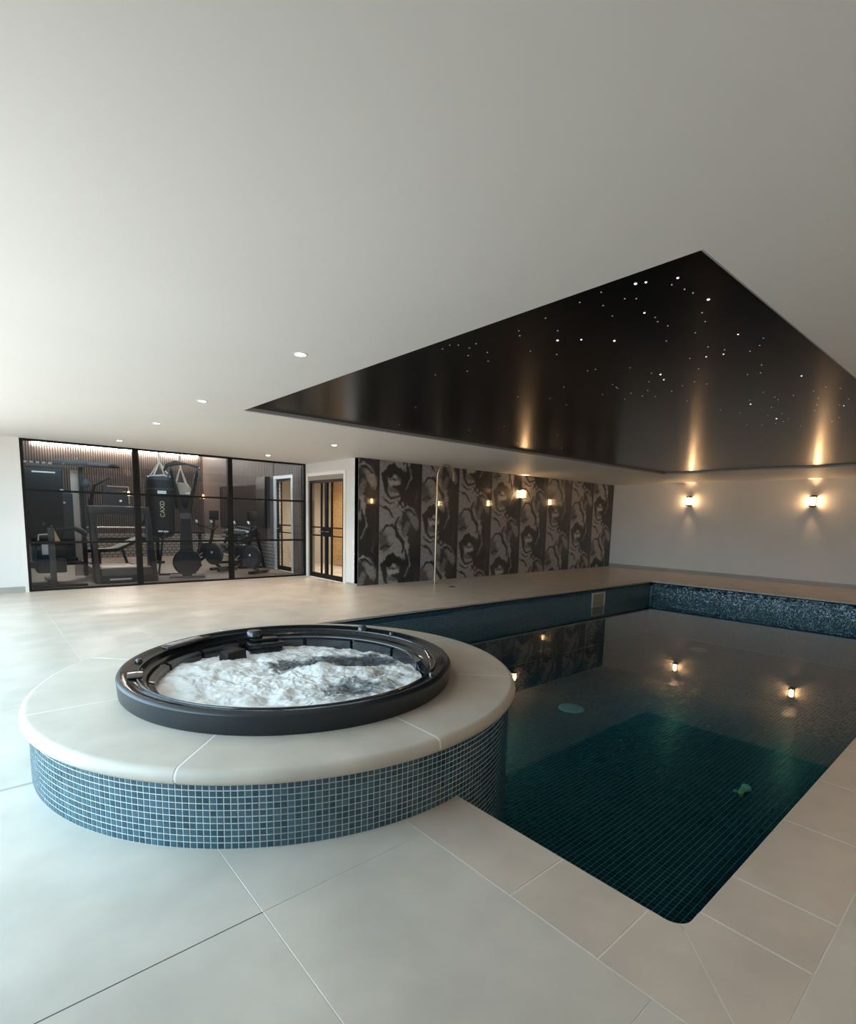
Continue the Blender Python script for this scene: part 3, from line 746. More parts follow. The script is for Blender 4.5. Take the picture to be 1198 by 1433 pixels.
# ================================================================== MURAL
mu = empty('mural', 'glossy monochrome mural of repeated brushed faces and dark bands', 'mural', (XC, YM, 0))
PER, PWD = 1.75, 1.061
def paint(nx, nz):
    """one repeat of the print, brush strokes over a pale ground; returns grey values [nx, nz]"""
    X, Z = np.meshgrid(np.linspace(0, PWD, nx), np.linspace(0, PER, nz, endpoint=False), indexing='ij')
    rg = np.random.default_rng(5)
    def nz2(sx, sz, seed):
        r2 = np.random.default_rng(seed); A = np.zeros_like(X)
        for k in range(1, 7):
            A += np.sin(2 * PI * (X / PWD * sx * k * 0.5 + r2.random()) + 3 * r2.random() * np.sin(2 * PI * (Z / PER * max(1, round(sz * k * 0.5)) + r2.random()))) / k
        return A / 2.0
    # the brush wobbles: warp the sheet before drawing on it
    X0, Z0 = X.copy(), Z.copy()
    wx = 0.030 * nz2(2, 4, 51) + 0.014 * nz2(5, 9, 52); wz = 0.036 * nz2(3, 3, 53) + 0.014 * nz2(7, 8, 54)
    X = X0 + wx * np.sin(PI * np.clip(X0 / PWD, 0, 1)); Z = Z0 + wz
    v = 0.21 + 0.015 * nz2(2, 3, 1) + 0.006 * np.sin(Z * 2 * PI / PER * 60 + 2 * nz2(3, 5, 2))
    def blend(mask, val):
        nonlocal v
        v = v * (1 - mask) + val * mask
    def wrapz(z0): return (Z - z0 + PER / 2) % PER - PER / 2
    def ell(cx, cz, rx, rz, val, rot=0.0, soft=0.12, wob=0.08, seed=3):
        a = X - cx; c = wrapz(cz)
        a2 = a * math.cos(rot) + c * math.sin(rot); c2 = -a * math.sin(rot) + c * math.cos(rot)
        d = np.sqrt((a2 / rx) ** 2 + (c2 / rz) ** 2) + wob * nz2(5, 7, seed)
        blend(np.clip((1 - d) / soft + 0.5, 0, 1), val)
    def stroke(pts, w, val, soft=0.012):
        D = np.full_like(X, 9.0)
        P = []
        for i in range(len(pts) - 1):
            for t in np.linspace(0, 1, 10, endpoint=False):
                P.append((pts[i][0] * (1 - t) + pts[i + 1][0] * t, pts[i][1] * (1 - t) + pts[i + 1][1] * t))
        P.append(pts[-1])
        for i, (a, c) in enumerate(P):
            ww = w * (0.35 + 0.65 * math.sin(PI * (i + 1) / (len(P) + 1)))
            D = np.minimum(D, np.hypot(X - a, wrapz(c)) - ww)
        blend(np.clip(0.5 - D / soft, 0, 1), val)
    def arc(cx, cz, rx, rz, a0, a1, w, val):
        stroke([(cx + rx * math.cos(math.radians(t)), cz + rz * math.sin(math.radians(t))) for t in np.linspace(a0, a1, 9)], w, val)
    # dark band down the right with a ragged edge and paler veins
    edge = 0.60 + 0.13 * np.sin(2 * PI * Z / PER + 0.6) + 0.06 * np.sin(4 * PI * Z / PER + 2.1) + 0.05 * nz2(3, 7, 9)
    blend(np.clip((X - edge) / 0.05, 0, 1), 0.022 + 0.018 * nz2(5, 6, 11))
    for q in range(7):
        zz = rg.random() * PER; xx = 0.70 + 0.30 * rg.random(); ln = 0.15 + 0.3 * rg.random(); sl = rg.normal(0, 0.12)
        stroke([(xx, zz), (xx + sl * 0.5, zz + ln / 2), (xx + sl * 0.3, zz + ln)], 0.008 + 0.016 * rg.random(), 0.06 + 0.12 * rg.random(), 0.03)
    # bent arm: smoky grey mass, pale highlight, heavy outline
    ell(0.78, 0.55, 0.25, 0.36, 0.060, 0.35, 0.35, 0.2, 21)
    ell(0.84, 0.62, 0.10, 0.24, 0.17, 0.5, 0.6, 0.25, 22)
    ell(0.66, 0.40, 0.07, 0.16, 0.13, -0.4, 0.6, 0.25, 23)
    arc(0.68, 0.55, 0.34, 0.44, -60, 80, 0.022, 0.010)
    stroke([(0.42, 0.98), (0.55, 0.84), (0.72, 0.80), (0.92, 0.66)], 0.020, 0.012)
    stroke([(0.62, 1.74), (0.72, 1.52), (0.66, 1.28), (0.58, 1.05), (0.44, 0.86)], 0.046, 0.014, 0.03)
    stroke([(0.70, 1.66), (0.77, 1.48), (0.70, 1.30), (0.64, 1.16)], 0.018, 0.19, 0.03)
    stroke([(0.40, 0.92), (0.52, 0.80), (0.66, 0.86), (0.84, 0.80)], 0.018, 0.24, 0.03)
    # face: heavy hair, shadowed sides, eye line, mouth, jaw
    fz = 1.35
    ell(0.32, fz + 0.16, 0.27, 0.13, 0.014, -0.08, 0.2, 0.22, 31)
    ell(0.12, fz - 0.02, 0.07, 0.20, 0.030, 0.2, 0.5, 0.25, 33)
    ell(0.55, fz - 0.02, 0.07, 0.24, 0.020, -0.15, 0.5, 0.25, 34)
    ell(0.35, fz + 0.00, 0.16, 0.10, 0.27, 0.1, 0.5, 0.15, 32)
    stroke([(0.20, fz + 0.035), (0.30, fz + 0.050), (0.38, fz + 0.02), (0.50, fz + 0.05)], 0.016, 0.03, 0.03)
    ell(0.42, fz - 0.10, 0.13, 0.045, 0.030, 0.25, 0.6, 0.25, 35)
    ell(0.34, fz - 0.18, 0.13, 0.045, 0.12, 0.0, 0.6, 0.2, 36)
    stroke([(0.13, fz - 0.16), (0.20, fz - 0.29), (0.34, fz - 0.35), (0.50, fz - 0.30)], 0.028, 0.015, 0.025)
    stroke([(0.06, fz - 0.30), (0.20, fz - 0.44), (0.36, fz - 0.46)], 0.020, 0.03, 0.03)
    # shoulder and chest strokes under the face
    stroke([(0.00, 0.86), (0.12, 0.84), (0.24, 0.74), (0.34, 0.62)], 0.020, 0.025, 0.02)
    stroke([(0.02, 0.30), (0.14, 0.46), (0.30, 0.50), (0.42, 0.40)], 0.026, 0.020, 0.03)
    ell(0.10, 0.14, 0.14, 0.20, 0.10, 0.3, 0.7, 0.3, 41)
    stroke([(0.46, 0.62), (0.40, 0.45), (0.46, 0.28), (0.58, 0.12), (0.56, -0.05)], 0.040, 0.018, 0.03)
    stroke([(0.02, 0.02), (0.12, 0.10), (0.24, 0.06), (0.34, 0.12)], 0.022, 0.03, 0.03)
    v = v * (1 + 0.16 * nz2(9, 30, 61))
    return np.clip(v, 0.008, 0.5)
GX_, GZ_ = 82, 136
PAT = paint(GX_, GZ_)
M_MUR = bpy.data.materials.new('mural_print'); M_MUR.use_nodes = True
N, L = nt(M_MUR); bs = N['Principled BSDF']
a_ = N.new('ShaderNodeAttribute'); a_.attribute_name = 'print'
rp = N.new('ShaderNodeValToRGB'); e = rp.color_ramp.elements
e[0].position = 0.0; e[0].color = (0.008, 0.009, 0.011, 1); e[1].position = 1.0; e[1].color = (0.54, 0.52, 0.50, 1)
e3 = rp.color_ramp.elements.new(0.22); e3.color = (0.035, 0.035, 0.037, 1)
mm_ = N.new('ShaderNodeMath'); mm_.operation = 'MULTIPLY'; mm_.inputs[1].default_value = 3.2
L.new(a_.outputs['Fac'], mm_.inputs[0]); L.new(mm_.outputs[0], rp.inputs['Fac']); L.new(rp.outputs['Color'], bs.inputs['Base Color'])
bs.inputs['Roughness'].default_value = 0.6
bs.inputs['Coat Weight'].default_value = 1.0; bs.inputs['Coat Roughness'].default_value = 0.03; bs.inputs['Coat IOR'].default_value = 1.5
def mural_panel(x0, x1, face_z, u0=0.0):
    nx = max(8, int((x1 - x0) / PWD * GX_)); nz = int(H / PER * GZ_)
    xs = np.linspace(0, x1 - x0 - 0.002, nx); zs = np.linspace(0.0, H - 0.002, nz)
    ui = np.clip(((u0 + xs) / PWD * (GX_ - 1)).astype(int), 0, GX_ - 1)
    zi = (((zs - face_z + 1.35) % PER) / PER * GZ_).astype(int) % GZ_
    val = PAT[np.ix_(ui, zi)]
    V = np.zeros((nx, nz, 3)); V[:, :, 0] = xs[:, None]; V[:, :, 2] = zs[None]
    V = V.reshape(-1, 3)
    idx = np.arange(nx * nz).reshape(nx, nz)
    F = np.stack([idx[:-1, :-1], idx[1:, :-1], idx[1:, 1:], idx[:-1, 1:]], -1).reshape(-1, 4).tolist()
    n0 = len(V)
    w = x1 - x0 - 0.002; D = 0.011
    back = [(0, D, 0), (w, D, 0), (w, D, H - 0.002), (0, D, H - 0.002)]
    cs = [idx[0, 0], idx[-1, 0], idx[-1, -1], idx[0, -1]]
    F += [[n0 + 3, n0 + 2, n0 + 1, n0]]
    for k in range(4): F.append([int(cs[k]), n0 + k, n0 + (k + 1) % 4, int(cs[(k + 1) % 4])])
    me = bpy.data.meshes.new('mural_panel'); me.from_pydata(V.tolist() + back, [], F); me.update()
    at = me.attributes.new('print', 'FLOAT', 'POINT')
    at.data.foreach_set('value', np.concatenate([val.reshape(-1), np.full(4, 0.05)]).astype(np.float32))
    me.materials.append(M_MUR)
    o = bpy.data.objects.new('mural_panel', me); COL.objects.link(o); o.parent = mu; o.location = (x0 - XC + 0.001, 0, 0.001)
fz = [2.02, 1.25, 0.65, 1.85, 0.85, 1.5, 0.95, 1.7]
mural_panel(XC, 5.97, 1.05, PWD - (5.97 - XC))
for k in range(8): mural_panel(5.97 + k * PWD, 5.97 + (k + 1) * PWD, fz[k])

# ---- free-standing shower
sh = empty('pool_shower', 'slim bronze swan neck shower pipe standing before the mural', 'shower', (7.02, 7.88, 0))
pts = [(0, 0, 0.0), (0, 0, 1.0), (0, 0, 2.0), (0, 0, 2.11)] + [(0, -0.235 + 0.235 * math.cos(t), 2.11 + 0.235 * math.sin(t)) for t in [PI * k / 12 for k in range(1, 12)]] + [(0, -0.47, 2.11), (0, -0.47, 2.06)]
MB().tube(pts, 0.021, 14).build('pipe', M_BRASS, sh)
b = MB(); b.lathe([(0.055, 0.0), (0.055, 0.006), (0.03, 0.012), (0.022, 0.03)], seg=28); b.build('base_flange', M_BRASS, sh)
b = MB(); b.lathe([(0.021, 2.08), (0.028, 2.06), (0.03, 2.03), (0.001, 2.028)], c=(0, -0.47), seg=20); b.build('spray_head', M_BRASS, sh)
b = MB(); b.tube([(0.0, -0.02, 1.05), (0.0, -0.07, 1.05)], 0.017, 12); b.build('valve_knob', M_BRASS, sh)
dr = empty('shower_drain', 'small dark round floor drain in front of the shower', 'drain', (7.02, 7.37, 0.0))
b = MB(); b.lathe([(0.07, 0.0), (0.068, 0.003), (0.001, 0.003)], seg=28); b.build('cover', mat('drain_dark', (0.06, 0.055, 0.05), 0.4, metal=0.6), dr)
b = MB()
for k in range(-2, 3): b.box(-0.045, 0.045, k * 0.02 - 0.003, k * 0.02 + 0.003, 0.003, 0.0042)
b.build('slot', M_BLACK, dr, smooth=False)

# ================================================================== GYM GLAZING
gw = empty('window_1', 'black framed glass wall of nine panes in front of the gym', None, (0, YG, 0), kind='structure')
m1, m2 = 2.232, 3.870
xs = [XG, m1, m2, XC]
zs = [0.0, 0.782, 1.609, H]
def bar(x0, x1, z0, z1, d=0.03): MB().box(x0, x1, -d, d, z0, z1, 0.003).build('glazing_bar', M_BLACK, gw, smooth=False)
bar(XG, XG + 0.04, 0, H, 0.03); bar(XC - 0.045, XC, 0, H, 0.03); bar(XG + 0.04, XC - 0.045, H - 0.035, H, 0.03); bar(XG + 0.04, XC - 0.045, 0, 0.03, 0.03)
bar(m1 - 0.045, m1 + 0.045, 0.03, H - 0.035, 0.04); bar(m2 - 0.045, m2 + 0.045, 0.03, H - 0.035, 0.04)
edges = [(XG + 0.04, m1 - 0.045), (m1 + 0.045, m2 - 0.045), (m2 + 0.045, XC - 0.045)]
for a, c in edges:
    for z in zs[1:3]: bar(a, c, z - 0.018, z + 0.018, 0.02)
    for z0, z1 in [(0.03, zs[1] - 0.018), (zs[1] + 0.018, zs[2] - 0.018), (zs[2] + 0.018, H - 0.035)]:
        MB().box(a, c, -0.004, 0.004, z0, z1).build('pane', M_PANE, gw, smooth=False)
b = MB(); b.box(XG - 0.06, XG - 0.002, YG - 0.058, YG + 0.06, 0.0, H); struct(b.build('trim_1', M_WHITE_TRIM, smooth=False), 'white jamb lining at the end of the glass wall')

# ---- double doors to the corridor
tr = empty('trim_2', 'white architrave around the black double doors', None, (XC, 0, 0), kind='structure')
b = MB(); b.box(-0.018, 0.0, DY0 - 0.075, DY0, 0, DZ + 0.075, 0.003); b.box(-0.018, 0.0, DY1, DY1 + 0.075, 0, DZ + 0.075, 0.003); b.box(-0.018, 0.0, DY0, DY1, DZ, DZ + 0.075, 0.003)
b.build('architrave', M_WHITE_TRIM, tr, smooth=False)
b = MB(); b.box(-0.004, 0.13, DY0, DY0 + 0.03, 0, DZ); b.box(-0.004, 0.13, DY1 - 0.03, DY1, 0, DZ); b.box(-0.004, 0.13, DY0 + 0.03, DY1 - 0.03, DZ - 0.09, DZ)
b.build('door_lining', M_TAUPE, tr, smooth=False)
def door_leaf(name, label, y0, y1, side, xl, ztop):
    d = empty(name, label, None, (xl, 0, 0), kind='structure')
    f = 0.045
    b = MB()
    b.box(-0.02, 0.02, y0, y0 + f, 0.01, ztop); b.box(-0.02, 0.02, y1 - f, y1, 0.01, ztop)
    b.box(-0.02, 0.02, y0 + f, y1 - f, 0.01, 0.11); b.box(-0.02, 0.02, y0 + f, y1 - f, ztop - 0.05, ztop)
    b.build('door_frame', M_BLACK, d, smooth=False)
    ym = y0 + f + 0.16 if side < 0 else y1 - f - 0.16     # muntin nearer the meeting stile
    def gb(a0, a1, z0, z1): MB().box(-0.014, 0.014, a0, a1, z0, z1).build('glazing_bar', M_BLACK, d, smooth=False)
    gb(ym - 0.02, ym + 0.02, 0.11, ztop - 0.05)
    for z in (0.90, 1.07):
        gb(y0 + f, ym - 0.02, z - 0.014, z + 0.014); gb(ym + 0.02, y1 - f, z - 0.014, z + 0.014)
    for a0, a1 in ((y0 + f, ym - 0.02), (ym + 0.02, y1 - f)):
        for z0, z1 in ((0.11, 0.886), (0.914, 1.056), (1.084, ztop - 0.05)):
            MB().box(-0.003, 0.003, a0, a1, z0, z1).build('pane', M_DPANE, d, smooth=False)
    la, lb = (y0 + f, ym) if side < 0 else (ym, y1 - f)
    b = MB(); b.box(-0.018, 0.018, la, lb, 0.915, 1.055); b.build('lock_plate', M_BLACK, d, smooth=False)
    hy_ = y0 + 0.06 if side < 0 else y1 - 0.06
    s2 = 1 if side < 0 else -1
    b = MB(); b.tube([(-0.02, hy_, 0.99), (-0.06, hy_, 0.99), (-0.06, hy_ + s2 * 0.12, 0.99)], 0.010, 10); b.build('handle', M_STEEL, d)
    return d
ymid = (DY0 + DY1) / 2
door_leaf('door_1', 'black framed glass door leaf nearer the mural', DY0 + 0.032, ymid - 0.002, 1, XC + 0.03, DZ - 0.095)
door_leaf('door_2', 'black framed glass door leaf nearer the gym glazing', ymid + 0.002, DY1 - 0.032, -1, XC + 0.03, DZ - 0.095)

# ---- corridor behind the doors
CX1 = 7.3
wall('wall_corridor', 'beige corridor wall seen through the doors', [(CX1, CX1 + 0.1, YM + 0.13, 13.0, 0, H), (XC + 0.13, CX1, 12.9, 13.0, 0, H)], M_BEIGE)
b = MB(); b.box(XC + 0.13, CX1, YM + 0.131, 13.0, -0.1, 0.0); struct(b.build('floor_corridor', M_TILE, smooth=False), 'pale tiled corridor floor behind the doors')
b = MB(); b.box(XC + 0.13, CX1, YM + 0.131, 13.0, H, H + 0.1); struct(b.build('ceiling_corridor', M_CEIL, smooth=False), 'white corridor ceiling behind the doors')
pn = empty('oak_panel', 'warm oak board panelling seen through the double doors', 'wall panel', (CX1, 11.2, 0))
for k in range(8):
    MB().box(-0.022, -0.001, 0.0, 1.12, 0.02 + k * 0.285, 0.30 + k * 0.285, 0.003).build('board', M_WOODWALL, pn, smooth=False)
cl = empty('corridor_light', 'round flush ceiling light inside the corridor', 'ceiling light', (6.35, 10.9, H))
b = MB(); b.lathe([(0.001, -0.04), (0.12, -0.038), (0.15, -0.025), (0.16, 0.0)], seg=32); b.build('diffuser', emit('corridor_lamp', (1.0, 0.82, 0.58), 14), cl)
spot(cl, 120, 165, (0, 0, -0.06), (1.0, 0.88, 0.70), 0.1)

# ================================================================== GYM ROOM
b = MB(); b.box(GX0, XC, YG + 0.05, GYB, -0.1, 0.0); struct(b.build('floor_gym', M_GFLOOR, smooth=False), 'brown wood effect gym floor behind the glass')
b = MB(); b.box(GX0, XC + 0.13, YG + 0.05, GYB + 0.1, GH, GH + 0.1); struct(b.build('ceiling_gym', M_CEIL, smooth=False), 'white gym ceiling behind the glass')
M_BRICK = bpy.data.materials.new('painted_brick'); M_BRICK.use_nodes = True
N, L = nt(M_BRICK); bs = N['Principled BSDF']; bs.inputs['Roughness'].default_value = 0.7
tc = N.new('ShaderNodeTexCoord'); mp = N.new('ShaderNodeMapping'); mp.inputs['Rotation'].default_value = (PI / 2, 0, 0)
bt = N.new('ShaderNodeTexBrick'); bt.inputs['Scale'].default_value = 1.0
bt.inputs['Color1'].default_value = (0.52, 0.47, 0.42, 1); bt.inputs['Color2'].default_value = (0.44, 0.40, 0.36, 1); bt.inputs['Mortar'].default_value = (0.17, 0.14, 0.12, 1)
bt.inputs['Brick Width'].default_value = 0.13; bt.inputs['Row Height'].default_value = 0.085; bt.inputs['Mortar Size'].default_value = 0.012
sx = N.new('ShaderNodeSeparateXYZ'); cx_ = N.new('ShaderNodeCombineXYZ'); adx = N.new('ShaderNodeMath')
L.new(tc.outputs['Object'], sx.inputs[0]); L.new(sx.outputs[0], adx.inputs[0]); L.new(sx.outputs[1], adx.inputs[1])
L.new(adx.outputs[0], cx_.inputs[0]); L.new(sx.outputs[2], cx_.inputs[1]); L.new(cx_.outputs[0], bt.inputs['Vector'])
L.new(bt.outputs['Color'], bs.inputs['Base Color'])
bpn = N.new('ShaderNodeBump'); bpn.inputs['Strength'].default_value = 0.6; bpn.inputs['Distance'].default_value = 0.01; bpn.invert = True
L.new(bt.outputs['Fac'], bpn.inputs['Height']); L.new(bpn.outputs['Normal'], bs.inputs['Normal'])
SB = 0.68
wall('wall_gym_back', 'pale painted brick base of the gym back wall', [(GX0 - 0.1, XC + 0.13, GYB, GYB + 0.1, -0.1, GH)], M_BRICK)
GDY0, GDY1 = 11.06, 11.88
wall('wall_gym_right', 'pale painted brick gym side wall around the glazed door', [
    (XC, XC + 0.13, YG + 0.1, GDY0, -0.1, GH), (XC, XC + 0.13, GDY1, GYB, -0.1, GH), (XC, XC + 0.13, GDY0, GDY1, DZ, GH)], M_BRICK)
wall('wall_gym_left', 'dark gym side wall', [(GX0 - 0.1, GX0, YG + 0.12, GYB, -0.1, GH)], M_SLATBK)
def slat_panel(name, label, origin, length, along, skip=None, z0=SB, z1=GH, pitch=0.056):
    p = empty(name, label, 'wall panel', origin)
    rz = 0 if along == 'x' else PI / 2
    p.rotation_euler = (0, 0, rz)
    # local x along the wall, local +y into the wall when along x; for y-walls the panel face is local +y too
    n = int(length / pitch)
    first = {}
    segs = skip or [(0, length, z0)]
    for a, c, zz in segs:
        MB().box(a, c, 0.020, 0.028, zz, z1) .build('felt_backing', M_SLATBK, p, smooth=False)
    for k in range(n):
        x = k * pitch + 0.01
        zz = None
        for a, c, q in segs:
            if a <= x and x + 0.034 <= c: zz = q
        if zz is None: continue
        if zz not in first:
            first[zz] = MB().box(0, 0.034, 0.0, 0.018, zz, z1).build('slat', M_SLAT, p, smooth=False); o = first[zz]
        else:
            o = first[zz].copy(); COL.objects.link(o); o.parent = p
        o.location = (x, 0, 0)
    return p
slat_panel('slat_panel', 'brown vertical slat panelling on the gym back wall under the light strip', (GX0, GYB - 0.028, 0), XC - GX0, 'x')
# on the side wall local x runs along -y so that local +y points into the wall (+x)
sp2 = slat_panel('slat_panel', 'brown vertical slat panelling on the gym side wall around the mirror', (XC - 0.028, GYB - 0.03, 0), GYB - 0.03 - YG - 0.12, 'y',
                 skip=[(0, GYB - 0.03 - GDY1 - 0.08, SB), (GYB - 0.03 - GDY1 - 0.08, GYB - 0.03 - GDY0 + 0.08, DZ + 0.075), (GYB - 0.03 - GDY0 + 0.08, GYB - 0.15 - YG, 0.0)])
sp2.rotation_euler = (0, 0, -PI / 2)
# led strip along the top of the back wall
ls = empty('led_strip', 'long bright linear light along the top of the gym back wall', 'light strip', (3.3, GYB - 0.06, GH - 0.03))
MB().box(-2.02, 2.02, -0.03, 0.03, -0.045, 0.0).build('diffuser', M_LED, ls, smooth=False)
MB().box(-2.04, 2.04, -0.035, 0.031, 0.0, 0.028).build('channel', M_WHITEP, ls, smooth=False)
# second linear light along the side wall
ls2 = empty('led_strip', 'linear light along the top of the gym side wall', 'light strip', (XC - 0.2, 12.6, GH - 0.03))
MB().box(-0.03, 0.03, -1.0, 1.0, -0.03, 0.0).build('diffuser', M_GYMTUBE, ls2, smooth=False)
MB().box(-0.035, 0.035, -1.02, 1.02, 0.0, 0.028).build('channel', M_WHITEP, ls2, smooth=False)
# gym side door with white frame
tr = empty('trim_3', 'white frame around the single glazed gym door', None, (XC, 0, 0), kind='structure')
b = MB(); b.box(-0.035, 0.0, GDY0 - 0.08, GDY0, 0, DZ + 0.075, 0.003); b.box(-0.035, 0.0, GDY1, GDY1 + 0.08, 0, DZ + 0.075, 0.003); b.box(-0.035, 0.0, GDY0, GDY1, DZ - 0.0, DZ + 0.075, 0.003)
b.build('architrave', M_WHITE_TRIM, tr, smooth=False)
door_leaf('door_3', 'black framed glass door inside the gym', GDY0 + 0.01, GDY1 - 0.01, 1, XC + 0.03, DZ - 0.01)
# mirror on the side wall
mr = empty('wall_mirror', 'large dark wall mirror above the dumbbell rack', 'mirror', (XC - 0.03, 14.2, 0))
MB().box(-0.014, 0.0, -1.25, 1.25, 0.95, 2.02).build('mirror_glass', M_MIRROR, mr, smooth=False)
b = MB(); b.box(-0.02, 0.0, -1.28, 1.28, 2.02, 2.05); b.box(-0.02, 0.0, -1.28, 1.28, 0.92, 0.95); b.box(-0.02, 0.0, -1.28, -1.25, 0.95, 2.02); b.box(-0.02, 0.0, 1.25, 1.28, 0.95, 2.02)
b.build('frame', M_BLACK, mr, smooth=False)
# tall black cabinet on the side wall
cb = empty('wall_locker', 'tall narrow black wall cabinet beside the white framed gym door', 'cabinet', (XC - 0.031, 12.42, 0))
MB().box(-0.12, 0.0, -0.26, 0.26, 0.98, 2.2, 0.004).build('body', M_GYMBLK, cb, smooth=False)
MB().box(-0.128, -0.12, -0.24, 0.24, 1.0, 1.9, 0.002).build('door', M_BLACK, cb, smooth=False)
MB().box(-0.126, -0.12, -0.24, 0.24, 1.92, 2.18, 0.002).build('vent', M_GYMGREY, cb, smooth=False)

# ---- cable multi-gym
mg = empty('multi_gym', 'large black cable multi gym with shrouded weight stacks', 'gym machine', (0, 0, 0))
b = MB(); b.box(0.58, 1.30, 11.75, 12.15, 0.78, 2.02, 0.02); b.build('weight_shroud', M_GYMBLK, mg)
b = MB(); b.box(0.80, 1.48, 12.0, 12.3, 0.35, 1.62, 0.02); b.build('weight_shroud', mat('shroud_grey', (0.03, 0.032, 0.035), 0.3), mg)
b = MB(); b.box(1.46, 1.585, 12.05, 12.12, 0.05, 2.06, 0.004); b.build('side_cover', mat('beige_cover', (0.50, 0.40, 0.33), 0.5), mg)
b = MB(); b.box(1.59, 1.66, 11.95, 12.05, 0.05, 2.12, 0.006); b.build('upright', M_GYMBLK, mg)
b = MB(); b.box(0.62, 1.36, 11.80, 11.9, 2.06, 2.12, 0.006); b.box(1.18, 2.08, 11.75, 11.83, 2.13, 2.22, 0.008); b.box(1.7, 2.16, 11.72, 11.80, 2.12, 2.19, 0.02)
b.build('overhead_beam', mat('beam_brown', (0.045, 0.037, 0.033), 0.4), mg)
b = MB(); b.tube([(2.0, 11.76, 2.16), (2.14, 11.7, 2.16), (2.22, 11.66, 2.14)], [0.02, 0.035, 0.02], 10); b.build('pull_handle', M_PAD, mg)
for k in range(6):
    b = MB(); x = 0.66 + k * 0.09; b.tube([(x, 11.80, 2.135), (x + 0.05, 11.80, 2.135)], 0.022, 10); b.build('pulley', M_STEEL, mg)
b = MB(); b.box(0.86, 1.20, 11.74, 11.752, 1.96, 1.985); b.build('reflector_strip', M_PRINT, mg, smooth=False)
b = MB(); b.ell((1.28, 11.73, 1.66), (0.035, 0.02, 0.02), 10, 7); b.ell((1.30, 11.96, 1.44), (0.06, 0.02, 0.022), 10, 7); b.build('adjuster', M_PRINT, mg)
b = MB(); b.tube([(1.75, 11.9, 1.06), (1.72, 11.75, 1.45), (1.78, 11.6, 1.78), (1.92, 11.55, 1.86), (2.03, 11.5, 1.93)], [0.03, 0.035, 0.03, 0.018, 0.014], 10); b.build('press_arm', M_GYMBLK, mg)
b = MB(); b.ell((1.65, 11.7, 1.80), (0.075, 0.05, 0.085), 14, 9); b.build('pulley_housing', M_GYMGREY, mg)
b = MB(); b.tube([(0.70, 11.68, 1.2), (0.70, 11.68, 0.9)], 0.012, 8); b.ell((0.98, 11.73, 1.05), (0.03, 0.02, 0.03), 10, 7); b.ell((1.1, 11.73, 1.0), (0.025, 0.02, 0.03), 10, 7); b.build('weight_pin', M_GYMGREY, mg)
b = MB(); b.box(0.97, 1.06, 10.98, 11.06, 0.04, 1.0, 0.008); b.build('front_column', M_GYMGREY, mg)
b = MB(); b.box(0.70, 1.48, 10.78, 10.86, 0.0, 0.045, 0.006); b.box(0.98, 1.06, 10.86, 12.2, 0.0, 0.045, 0.006); b.build('base_frame', M_GYMBLK, mg)
b = MB(); b.box(0.80, 1.22, 11.06, 11.6, 0.22, 0.45, 0.03); b.build('seat', M_PAD, mg)
b = MB(); b.box(0.64, 0.80, 11.2, 11.45, 0.30, 0.40, 0.02); b.box(1.22, 1.5, 11.25, 11.45, 0.33, 0.40, 0.02); b.build('leg_roller', M_GYMBLK, mg)
b = MB(); b.box(0.82, 1.12, 11.35, 11.5, 0.45, 0.85, 0.04); b.build('backrest', M_PAD, mg)
b = MB(); b.box(0.90, 0.99, 11.34, 11.348, 0.52, 0.70); b.build('instruction_label', M_PRINT, mg, smooth=False)
b = MB(); b.tube([(0.84, 11.12, 0.78), (0.85, 11.12, 0.88), (1.0, 11.12, 0.89)], 0.012, 8); b.build('grip_rail', M_ROPE, mg)
b = MB(); b.prism([(1.0, 0.86), (1.04, 0.96), (1.08, 0.94), (1.15, 0.76), (1.06, 0.76)], -0.05, 0.05, 0.006, Matrix.Translation((0, 11.14, 0)) @ Matrix.Rotation(PI / 2, 4, 'X')); b.build('amber_grip', M_AMBER, mg)
b = MB(); b.tube([(1.12, 11.3, 0.95), (1.38, 11.3, 0.99), (1.50, 11.3, 0.93), (1.57, 11.3, 0.87)], [0.03, 0.04, 0.05, 0.04], 10); b.build('arm_pad', M_PAD, mg)
b = MB(); b.tube([(1.25, 11.5, 0.66), (1.36, 11.5, 0.66)], 0.04, 12); b.tube([(1.28, 11.5, 0.42), (1.44, 11.5, 0.42)], 0.035, 12); b.build('foam_roller', M_PAD, mg)

# ---- treadmill, its front towards the glass
tm = empty('treadmill', 'wide black treadmill with screen and sloping side uprights', 'treadmill', (2.14, 10.95, 0))
b = MB(); b.box(-0.42, 0.42, 0.0, 0.42, 0.03, 0.27, 0.03); b.build('motor_hood', mat('hood_grey', (0.035, 0.037, 0.038), 0.4), tm)
b = MB(); b.box(-0.45, 0.45, -0.02, 0.05, 0.0, 0.14, 0.015); b.build('front_bumper', M_GYMBLK, tm)
MB().box(-0.30, 0.05, -0.0265, -0.0195, 0.055, 0.085).build('brand_strip', mat('strip_grey', (0.35, 0.35, 0.35), 0.5), tm, smooth=False)
MB().box(-0.36, 0.36, 0.42, 1.75, 0.16, 0.20).build('running_belt', M_BELT, tm, smooth=False)
b = MB(); b.box(-0.45, -0.36, 0.3, 1.8, 0.08, 0.22, 0.01); b.box(0.36, 0.45, 0.3, 1.8, 0.08, 0.22, 0.01); b.build('side_rail', M_GYMGREY, tm)
b = MB(); b.box(-0.40, 0.40, 0.05, 0.44, 0.268, 0.285, 0.006); b.build('hood_top', mat('hood_beige', (0.42, 0.31, 0.25), 0.45), tm)
